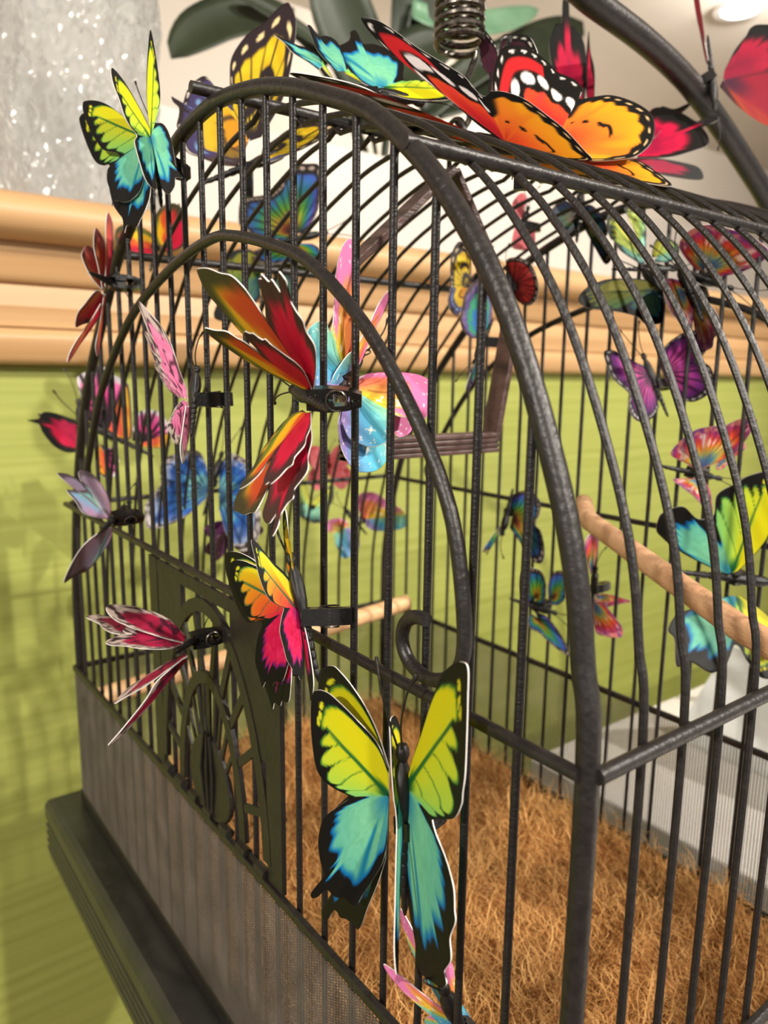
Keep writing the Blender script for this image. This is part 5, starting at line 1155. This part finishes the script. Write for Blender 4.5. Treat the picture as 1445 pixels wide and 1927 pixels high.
    'rainbow_mid': {'style':'rainbow','shape':'C','P':[2500,2642,-104],'H':[2470,2647,-179],'T':[2532,2649,32],'sheets':{'L1':{'root':[2531,2619,-103],'pts':[[86.0,[2528,2672,-49]],[73.1,[2552,2668,27]],[57.6,[2593,2595,80]],[45.0,[2618,2517,73]],[33.3,[2625,2451,20]],[20.0,[2605,2436,-67]],[4.0,[2581,2451,-128]],[-26.0,[2586,2394,-180]],[-41.3,[2568,2340,-305]],[-50.0,[2545,2344,-379]],[-56.5,[2525,2405,-373]],[-68.0,[2520,2485,-296]],[-90.0,[2510,2615,-179]]]},'R1':{'root':[2463,2656,-165],'pts':[[86.0,[2493,2654,-136]],[67.0,[2396,2660,-220]],[45.0,[2301,2666,-325]],[20.0,[2358,2660,-324]],[4.0,[2416,2657,-253]],[-26.0,[2454,2655,-210]],[-50.0,[2484,2652,-198]],[-68.0,[2503,2651,-184]],[-90.0,[2513,2651,-154]]]}}},
    'rainbow_low': {'style':'rainbow','shape':'C','P':[2500,2304,-684],'H':[2534,2275,-698],'T':[2409,2381,-649],'sheets':{'L1':{'root':[2490,2329,-612],'pts':[[86.0,[2482,2349,-654]],[76.1,[2435,2387,-632]],[61.4,[2396,2397,-536]],[45.0,[2386,2374,-422]],[31.3,[2433,2321,-395]],[20.0,[2479,2284,-416]],[4.0,[2514,2272,-495]],[-26.0,[2533,2282,-592]],[-50.0,[2532,2297,-642]],[-68.0,[2514,2318,-656]],[-90.0,[2498,2334,-657]]]},'L2':{'root':[2578,2262,-610],'pts':[[86.0,[2552,2273,-624]],[71.5,[2572,2299,-541]],[56.5,[2613,2311,-458]],[45.0,[2675,2279,-437]],[20.0,[2704,2244,-472]],[4.0,[2679,2228,-542]],[-26.0,[2654,2212,-611]],[-50.0,[2605,2225,-652]],[-68.0,[2573,2245,-654]],[-90.0,[2553,2265,-640]]]},'R1':{'root':[2482,2304,-743],'pts':[[86.0,[2484,2328,-703]],[75.9,[2547,2265,-744]],[60.8,[2584,2175,-850]],[45.0,[2594,2091,-973]],[20.0,[2536,2147,-939]],[4.0,[2484,2220,-873]],[-26.0,[2460,2260,-834]],[-50.0,[2418,2302,-807]],[-68.0,[2419,2335,-754]],[-90.0,[2453,2339,-716]]]}}},
    'flame_low': {'style':'flame','shape':'C','P':[2500,1889,-432],'H':[2514,1891,-378],'T':[2487,1880,-513],'sheets':{'L1':{'root':[2509,1904,-338],'pts':[[86.0,[2496,1900,-356]],[69.8,[2415,1888,-223]],[58.7,[2395,1888,-137]],[45.0,[2523,1917,-75]],[20.0,[2581,1927,-140]],[4.0,[2563,1919,-235]],[-26.0,[2551,1915,-275]],[-50.0,[2538,1911,-315]],[-68.0,[2534,1909,-342]],[-90.0,[2520,1905,-368]]]},'R1':{'root':[2500,1864,-540],'pts':[[86.0,[2501,1876,-500]],[75.9,[2536,1827,-523]],[59.8,[2570,1764,-598]],[45.0,[2595,1711,-674]],[35.7,[2580,1712,-728]],[20.0,[2520,1782,-729]],[4.0,[2488,1825,-713]],[-26.0,[2484,1842,-674]],[-50.0,[2486,1856,-621]],[-68.0,[2490,1868,-568]],[-90.0,[2496,1877,-514]]]},'R2':{'root':[2517,1864,-486],'pts':[[86.0,[2504,1872,-471]],[69.5,[2601,1829,-484]],[45.0,[2739,1761,-535]],[20.0,[2682,1784,-545]],[4.0,[2624,1807,-555]],[-26.0,[2581,1825,-559]],[-50.0,[2554,1839,-543]],[-68.0,[2528,1855,-514]],[-90.0,[2509,1867,-492]]]}}},
    'tiger_in': {'style':'tiger','shape':'B','P':[2000,2551,1394],'H':[2022,2544,1437],'T':[1983,2551,1336],'sheets':{'L1':{'root':[1988,2559,1394],'pts':[[86.0,[2004,2557,1437]],[71.6,[2015,2564,1550]],[58.7,[1997,2581,1648]],[51.0,[1942,2606,1665]],[39.1,[1896,2617,1586]],[22.0,[1885,2610,1460]],[2.0,[1882,2604,1389]],[-33.0,[1865,2603,1304]],[-58.5,[1884,2589,1248]],[-74.0,[1926,2570,1228]],[-90.0,[1975,2559,1336]]]},'R1':{'root':[2031,2531,1409],'pts':[[86.0,[2060,2595,1445]],[68.5,[2065,2560,1484]],[51.0,[2053,2487,1504]],[22.0,[2021,2431,1455]],[2.0,[2007,2435,1413]],[-33.0,[2000,2447,1385]],[-58.5,[2001,2468,1373]],[-74.0,[2015,2513,1378]],[-90.0,[2036,2557,1404]]]}}},
    'iris_in': {'style':'irisblue','shape':'E','P':[1700,2124,1058],'H':[1679,2127,1006],'T':[1720,2118,1097],'sheets':{'L1':{'root':[1706,2133,1123],'pts':[[86.0,[1747,2121,1098]],[74.4,[1764,2118,1201]],[61.6,[1759,2122,1316]],[52.0,[1715,2137,1389]],[44.6,[1659,2153,1373]],[33.0,[1605,2167,1308]],[11.0,[1586,2171,1232]],[-24.0,[1577,2172,1156]],[-46.0,[1602,2164,1100]],[-64.0,[1651,2148,1067]],[-90.0,[1719,2129,1077]]]},'R1':{'root':[1683,2116,967],'pts':[[86.0,[1657,2095,998]],[76.8,[1652,2115,941]],[66.1,[1622,2128,876]],[52.0,[1622,2162,785]],[33.0,[1670,2174,798]],[11.0,[1700,2161,864]],[-24.0,[1723,2154,903]],[-46.0,[1727,2141,943]],[-64.0,[1721,2130,968]],[-90.0,[1693,2109,996]]]}}},
    'red_in': {'style':'redround','shape':'C','P':[2200,2404,1404],'H':[2192,2418,1440],'T':[2197,2395,1354],'sheets':{'L1':{'root':[2212,2397,1412],'pts':[[86.0,[2203,2417,1398]],[71.8,[2197,2442,1485]],[57.8,[2201,2444,1569]],[45.0,[2233,2367,1574]],[20.0,[2258,2301,1532]],[4.0,[2271,2261,1460]],[-26.0,[2274,2243,1376]],[-50.0,[2263,2262,1307]],[-68.0,[2239,2316,1288]],[-90.0,[2211,2391,1341]]]}}},
    'coral_in': {'style':'coral','shape':'F','P':[2500,2620,1846],'H':[2515,2615,1869],'T':[2489,2617,1793],'sheets':{'L1':{'root':[2499,2605,1778],'pts':[[86.0,[2474,2606,1837]],[75.3,[2434,2608,1815]],[47.0,[2409,2611,1725]],[27.0,[2422,2611,1679]],[4.0,[2486,2607,1674]],[-25.0,[2571,2603,1679]],[-48.0,[2613,2600,1701]],[-64.0,[2608,2599,1820]],[-90.0,[2556,2601,1870]]]},'R1':{'root':[2500,2629,1884],'pts':[[86.0,[2476,2630,1852]],[67.2,[2403,2627,1929]],[47.0,[2482,2624,2026]],[27.0,[2551,2625,2007]],[4.0,[2534,2627,1947]],[-25.0,[2534,2628,1903]],[-48.0,[2528,2629,1873]],[-64.0,[2518,2630,1857]],[-90.0,[2499,2630,1848]]]}}},
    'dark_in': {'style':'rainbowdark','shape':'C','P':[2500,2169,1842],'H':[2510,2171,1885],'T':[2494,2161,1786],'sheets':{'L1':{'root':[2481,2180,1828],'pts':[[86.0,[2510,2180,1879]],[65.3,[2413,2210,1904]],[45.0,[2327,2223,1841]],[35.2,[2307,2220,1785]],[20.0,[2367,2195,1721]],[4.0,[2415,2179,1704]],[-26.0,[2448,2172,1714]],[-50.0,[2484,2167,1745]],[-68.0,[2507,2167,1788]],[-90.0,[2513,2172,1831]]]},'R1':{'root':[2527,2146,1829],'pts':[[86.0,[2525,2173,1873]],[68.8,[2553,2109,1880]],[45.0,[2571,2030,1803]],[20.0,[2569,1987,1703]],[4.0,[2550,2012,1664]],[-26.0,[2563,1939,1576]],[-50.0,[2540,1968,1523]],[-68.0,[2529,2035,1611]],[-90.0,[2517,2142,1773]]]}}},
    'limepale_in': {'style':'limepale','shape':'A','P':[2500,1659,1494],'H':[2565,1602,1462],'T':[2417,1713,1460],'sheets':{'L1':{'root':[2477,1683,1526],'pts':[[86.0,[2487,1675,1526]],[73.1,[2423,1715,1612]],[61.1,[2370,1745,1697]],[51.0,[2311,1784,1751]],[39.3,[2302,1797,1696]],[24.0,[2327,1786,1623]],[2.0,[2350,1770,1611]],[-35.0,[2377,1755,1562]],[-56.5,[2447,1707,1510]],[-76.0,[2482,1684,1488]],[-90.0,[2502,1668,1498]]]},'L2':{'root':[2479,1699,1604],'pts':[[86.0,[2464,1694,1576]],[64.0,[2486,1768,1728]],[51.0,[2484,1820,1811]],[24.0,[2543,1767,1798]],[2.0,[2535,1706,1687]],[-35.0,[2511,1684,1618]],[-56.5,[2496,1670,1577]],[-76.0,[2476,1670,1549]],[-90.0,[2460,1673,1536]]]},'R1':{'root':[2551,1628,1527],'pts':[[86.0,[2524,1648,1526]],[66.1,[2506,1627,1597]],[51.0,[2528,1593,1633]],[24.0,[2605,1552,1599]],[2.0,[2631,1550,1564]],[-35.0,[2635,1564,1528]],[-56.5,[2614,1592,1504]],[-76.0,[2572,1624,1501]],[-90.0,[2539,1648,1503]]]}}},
    'flame_top': {'style':'flame','shape':'C','P':[2500,1316,1386],'H':[2528,1291,1368],'T':[2452,1356,1403],'sheets':{'L1':{'root':[2514,1315,1429],'pts':[[86.0,[2524,1339,1406]],[66.1,[2445,1371,1464]],[45.0,[2361,1380,1539]],[32.8,[2336,1318,1598]],[20.0,[2356,1242,1621]],[4.0,[2399,1190,1610]],[-26.0,[2473,1117,1581]],[-42.6,[2577,1045,1521]],[-50.0,[2626,1052,1470]],[-68.0,[2620,1165,1412]],[-90.0,[2572,1291,1387]]]}}},
    'lime_dark': {'style':'limeshaded','shape':'A','P':[2400,1506,1352],'H':[2376,1529,1370],'T':[2420,1480,1302],'sheets':{'L1':{'root':[2372,1522,1326],'pts':[[86.0,[2407,1520,1372]],[74.5,[2290,1588,1387]],[60.9,[2144,1661,1375]],[51.0,[2038,1699,1328]],[37.0,[1982,1704,1264]],[24.0,[2025,1665,1221]],[2.0,[2152,1594,1209]],[-35.0,[2253,1531,1184]],[-56.5,[2292,1497,1148]],[-76.0,[2380,1456,1163]],[-90.0,[2418,1493,1315]]]}}},
    'flame_dark': {'style':'flameshaded','shape':'C','P':[2450,1361,1320],'H':[2435,1383,1368],'T':[2464,1336,1258],'sheets':{'L1':{'root':[2424,1378,1307],'pts':[[86.0,[2472,1406,1367]],[45.0,[2311,1402,1372]],[20.0,[2231,1363,1292]],[4.0,[2238,1327,1208]],[-26.0,[2279,1309,1162]],[-50.0,[2345,1292,1117]],[-68.0,[2449,1320,1172]],[-90.0,[2492,1383,1312]]]},'R1':{'root':[2475,1331,1271],'pts':[[86.0,[2458,1354,1338]],[65.1,[2478,1279,1267]],[45.0,[2499,1218,1193]],[20.0,[2520,1202,1110]],[4.0,[2527,1236,1075]],[-26.0,[2538,1250,1027]],[-50.0,[2538,1303,1016]],[-68.0,[2515,1339,1102]],[-90.0,[2479,1355,1249]]]}}},
    'pastel_far': {'style':'pastel','shape':'F','P':[2450,4447,-439],'H':[2398,4515,-316],'T':[2520,4374,-527],'sheets':{'L1':{'root':[2408,4471,-475],'pts':[[86.0,[2421,4484,-433]],[68.1,[2344,4532,-396]],[47.0,[2235,4562,-426]],[27.0,[2220,4539,-493]],[4.0,[2276,4493,-546]],[-25.0,[2275,4460,-623]],[-48.0,[2317,4394,-735]],[-64.0,[2453,4370,-665]],[-90.0,[2493,4413,-530]]]},'R1':{'root':[2547,4382,-402],'pts':[[86.0,[2509,4422,-386]],[69.3,[2487,4455,-243]],[59.2,[2528,4420,-168]],[47.0,[2605,4342,-165]],[39.4,[2667,4275,-215]],[27.0,[2766,4167,-300]],[4.0,[2803,4125,-370]],[-25.0,[2788,4133,-461]],[-48.0,[2698,4221,-499]],[-64.0,[2596,4325,-505]],[-90.0,[2539,4385,-466]]]}}}}
FITTED = {
    'magenta_low': {'style':'lilac','shape':'F','P':[0.1167,0.4207,-0.0323],'R':[[0.914,-0.2636,-0.3084],[-0.4046,-0.648,-0.6452],[-0.0298,0.7145,-0.699]],'s':0.0257,'phi':[0.75,0.75,0.403,0.403],'psi':[-0.018,0.077,0.0,0.0]},
    'pink_back': {'style':'coral','shape':'F','P':[0.2489,0.491,0.0049],'R':[[0.8659,-0.2721,-0.4196],[-0.4965,-0.3669,-0.7867],[0.0601,0.8896,-0.4528]],'s':0.0259,'phi':[0.745,0.745,0.399,0.399],'psi':[-0.047,-0.099,0.0,0.0]},
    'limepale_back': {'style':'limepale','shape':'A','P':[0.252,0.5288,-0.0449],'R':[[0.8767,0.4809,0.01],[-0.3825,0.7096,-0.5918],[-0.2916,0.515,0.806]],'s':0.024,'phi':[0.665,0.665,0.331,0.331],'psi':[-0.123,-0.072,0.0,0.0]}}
INFO = {
    'lime_front': ('large lime-green and turquoise butterfly, lowest of the big ones on the front bars', (1, 0, 0.0), 0.045),
    'ember': ('crimson butterfly with yellow-orange wing tips clipped to the middle rail beside the fan door', (0.8, -0.5, 0), 0.036),
    'red_hero': ('deep red butterfly with orange-streaked olive wing tips, clipped inside the doorway arch', (0.75, -0.55, 0), 0.026),
    'pastel_hero': ('pastel rainbow butterfly with white dots and stars just behind the deep red butterfly', (-1, 0, 0), 0.03),
    'monarch_top': ('large orange and red butterfly with white-spotted black wing tips on the cage roof', (0, 0, -1), 0.05),
    'maroon_top': ('dark maroon butterfly with a white-dotted edge standing under the coil spring', (0, 0, -1), 0.03),
    'tiger': ('yellow and black swallowtail with blue-edged hind wings on the far side of the roof', (0, 0, -1), 0.046),
    'lime_top_left': ('lime-green and turquoise butterfly on the upper left of the front arch, before the glass vase', (1, 0.2, -0.2), 0.034),
    'lime_right': ('big turquoise and lime butterfly on the far bars behind the thick perch at right', (1, 0, 0), 0.05),
    'lime_top': ('turquoise-winged butterfly lying on the roof to the left of the large orange one', (0, 0, -1), 0.04),
    'crimson_top': ('dark crimson long-tailed butterfly on the roof behind the large orange one', (0, 0, -1), 0.048),
    'crimson_stand': ('crimson and purple butterfly clipped to the curved stand arm at upper right', (-0.6, 0.5, -0.5), 0.04),
    'pink_spot': ('pale pink butterfly with dark speckles clipped to the front bars left of the doorway arch', (1, 0, 0), 0.024),
    'pink_lower': ('dark pink speckled butterfly with folded wings in front of the fan-pattern door', (1, 0, 0), 0.022),
    'iris_left': ('grey iridescent pink and green butterfly at the left end of the middle rail', (1, 0, 0), 0.024),
    'red_left': ('red and orange butterfly on the far left front bars, before the wooden moulding', (1, 0, 0), 0.026),
    'rainbow_left': ('dark-edged red, green and blue butterfly seen through the upper front bars', (0, 1, 0), 0.042),
    'blue_left': ('pale blue butterfly on the far side wall seen through the front bars at left', (0, 1, 0), 0.042),
    'red_farleft': ('red butterfly with orange patches below the lime one at upper left', (0, 1, 0), 0.03),
    'hotpink': ('hot pink and coral butterfly on the far side bars at left', (0, 1, 0), 0.05),
    'crimson_farleft': ('plain crimson long-tailed butterfly jutting past the left corner post over the green wall', (0, 1, 0), 0.04),
    'pastel_far': ('small pastel rainbow butterfly on the far end bars, low in the middle', (1, 0, 0), 0.028),
    'magenta': ('magenta and purple butterfly with a white-dotted dark edge on the far end bars', (1, 0, 0), 0.034),
    'flame_right': ('orange butterfly with a blue heart and purple rim, above the thick perch at right', (1, 0, 0), 0.034),
    'rainbow_mid': ('rainbow butterfly with dark edges just left of the perch tip, on the far middle rail', (1, 0, 0), 0.03),
    'rainbow_low': ('rainbow butterfly with dark edges hanging below the far middle rail', (1, 0, 0), 0.03),
    'flame_low': ('small orange and red butterfly under the thick perch, low on the far bars', (1, 0, 0), 0.026),
    'tiger_in': ('small yellow swallowtail beside the right shoulder of the swing', (1, 0, 0), 0.026),
    'iris_in': ('blue-green iridescent butterfly hanging at the right side of the swing', (1, 0, 0), 0.024),
    'red_in': ('round-winged brick-red butterfly behind the near arch, above the swing perch', (1, 0, 0), 0.024),
    'coral_in': ('plain coral pink butterfly high on the far end, against the white trough', (1, 0, 0), 0.024),
    'dark_in': ('dark blue and purple butterfly hanging under the far end of the roof', (1, 0, 0), 0.03),
    'limepale_in': ('washed-out lime and aqua butterfly high on the far end bars at right', (1, 0, 0), 0.032),
    'flame_top': ('large orange, red and purple butterfly at the far right end just under the roof ribs', (1, 0, 0), 0.034),
    'lime_dark': ('shaded dark green butterfly on the far end arch, before the wooden moulding', (1, 0, 0), 0.03),
    'flame_dark': ('shaded orange and purple butterfly just above the magenta one', (1, 0, 0), 0.03),
    'magenta_low': ('dusky lilac butterfly low on the far side bars, under the blue one', (0, 1, 0), 0),
    'pink_back': ('coral butterfly low in the back corner, under the deep red one', (1, 0, 0), 0),
    'limepale_back': ('pale lime butterfly low in the back corner beside the small pastel one', (1, 0, 0), 0),
    'pastel_bottom': ('pastel pink and orange butterfly at the very bottom of the front bars', (0.6, -0.2, -0.8), 0.03),
    'lime_shadow': ('shaded dark teal butterfly behind the doorway arch top, under the rainbow one', (0, 1, 0), 0.032)}
for key, d in TRACED.items():
    lab, grip, s = INFO[key]
    P = np.array(d['P']) * 1e-4
    e = thing('butterfly', tuple(P), lab, 'butterfly', 'clip-on butterflies')
    hd, tl = np.array(d['H']) * 1e-4 - P, np.array(d['T']) * 1e-4 - P
    dors = np.zeros(3)
    for k, sd_ in d['sheets'].items():
        pts = np.array([q_[1] for q_ in sd_['pts']], float) * 1e-4 - P
        an = np.array([q_[0] for q_ in sd_['pts']], float)
        rt = np.array(sd_['root'], float) * 1e-4 - P
        oc = catmull(pts, 7)
        ac = np.interp(np.linspace(0, len(an) - 1, len(oc)), np.arange(len(an)), an)
        cen = pts - pts.mean(0)
        nrm = np.linalg.svd(cen)[2][2]
        if nrm @ np.array([_f.x, _f.y, _f.z]) > 0:
            nrm = -nrm
        me = sheet_mesh('wing', d['style'], d['shape'], oc, ac, rt, nrm, 46, 0.0)
        o = bpy.data.objects.new('wing', me)
        COL.objects.link(o)
        o.parent = e
        dors += pts.mean(0) / (np.linalg.norm(pts.mean(0)) + 1e-9)
    dors = -np.array(grip, float)
    add_body(e, hd, tl, dors, s, grip, key)

for key, d in FITTED.items():
    lab, grip, _s = INFO[key]
    P = d['P']
    e = thing('butterfly', tuple(P), lab, 'butterfly', 'clip-on butterflies')
    R3 = Matrix(d['R'])
    e.rotation_euler = R3.to_euler()
    s = d['s']
    for i, k in enumerate(('L1', 'R1', 'L2', 'R2')):
        phi, psi = d['phi'][i], d['psi'][i]
        side = k[0]
        c, s_ = math.cos(phi), math.sin(phi)
        if side == 'R':
            m3 = Matrix(((c, 0, -s_), (0, 1, 0), (s_, 0, c))) @ Matrix.Rotation(psi, 3, 'Z')
        else:
            m3 = Matrix(((c, 0, s_), (0, 1, 0), (-s_, 0, c))) @ Matrix.Rotation(-psi, 3, 'Z')
        ss_ = s * (1.0 if k[1] == '1' else .97)
        sub('wing', template_wing(d['style'], d['shape'], side), e, (m3 * ss_).to_4x4())
    g = R3.inverted() @ Vector(grip)
    add_body(e, (0, .5, 0), (0, -.5, 0), (0, 0, 1), s * .95, g, key)

# set the whole room on its floor
for o in list(SC.objects):
    if o.parent is None:
        o.location.z += Z0
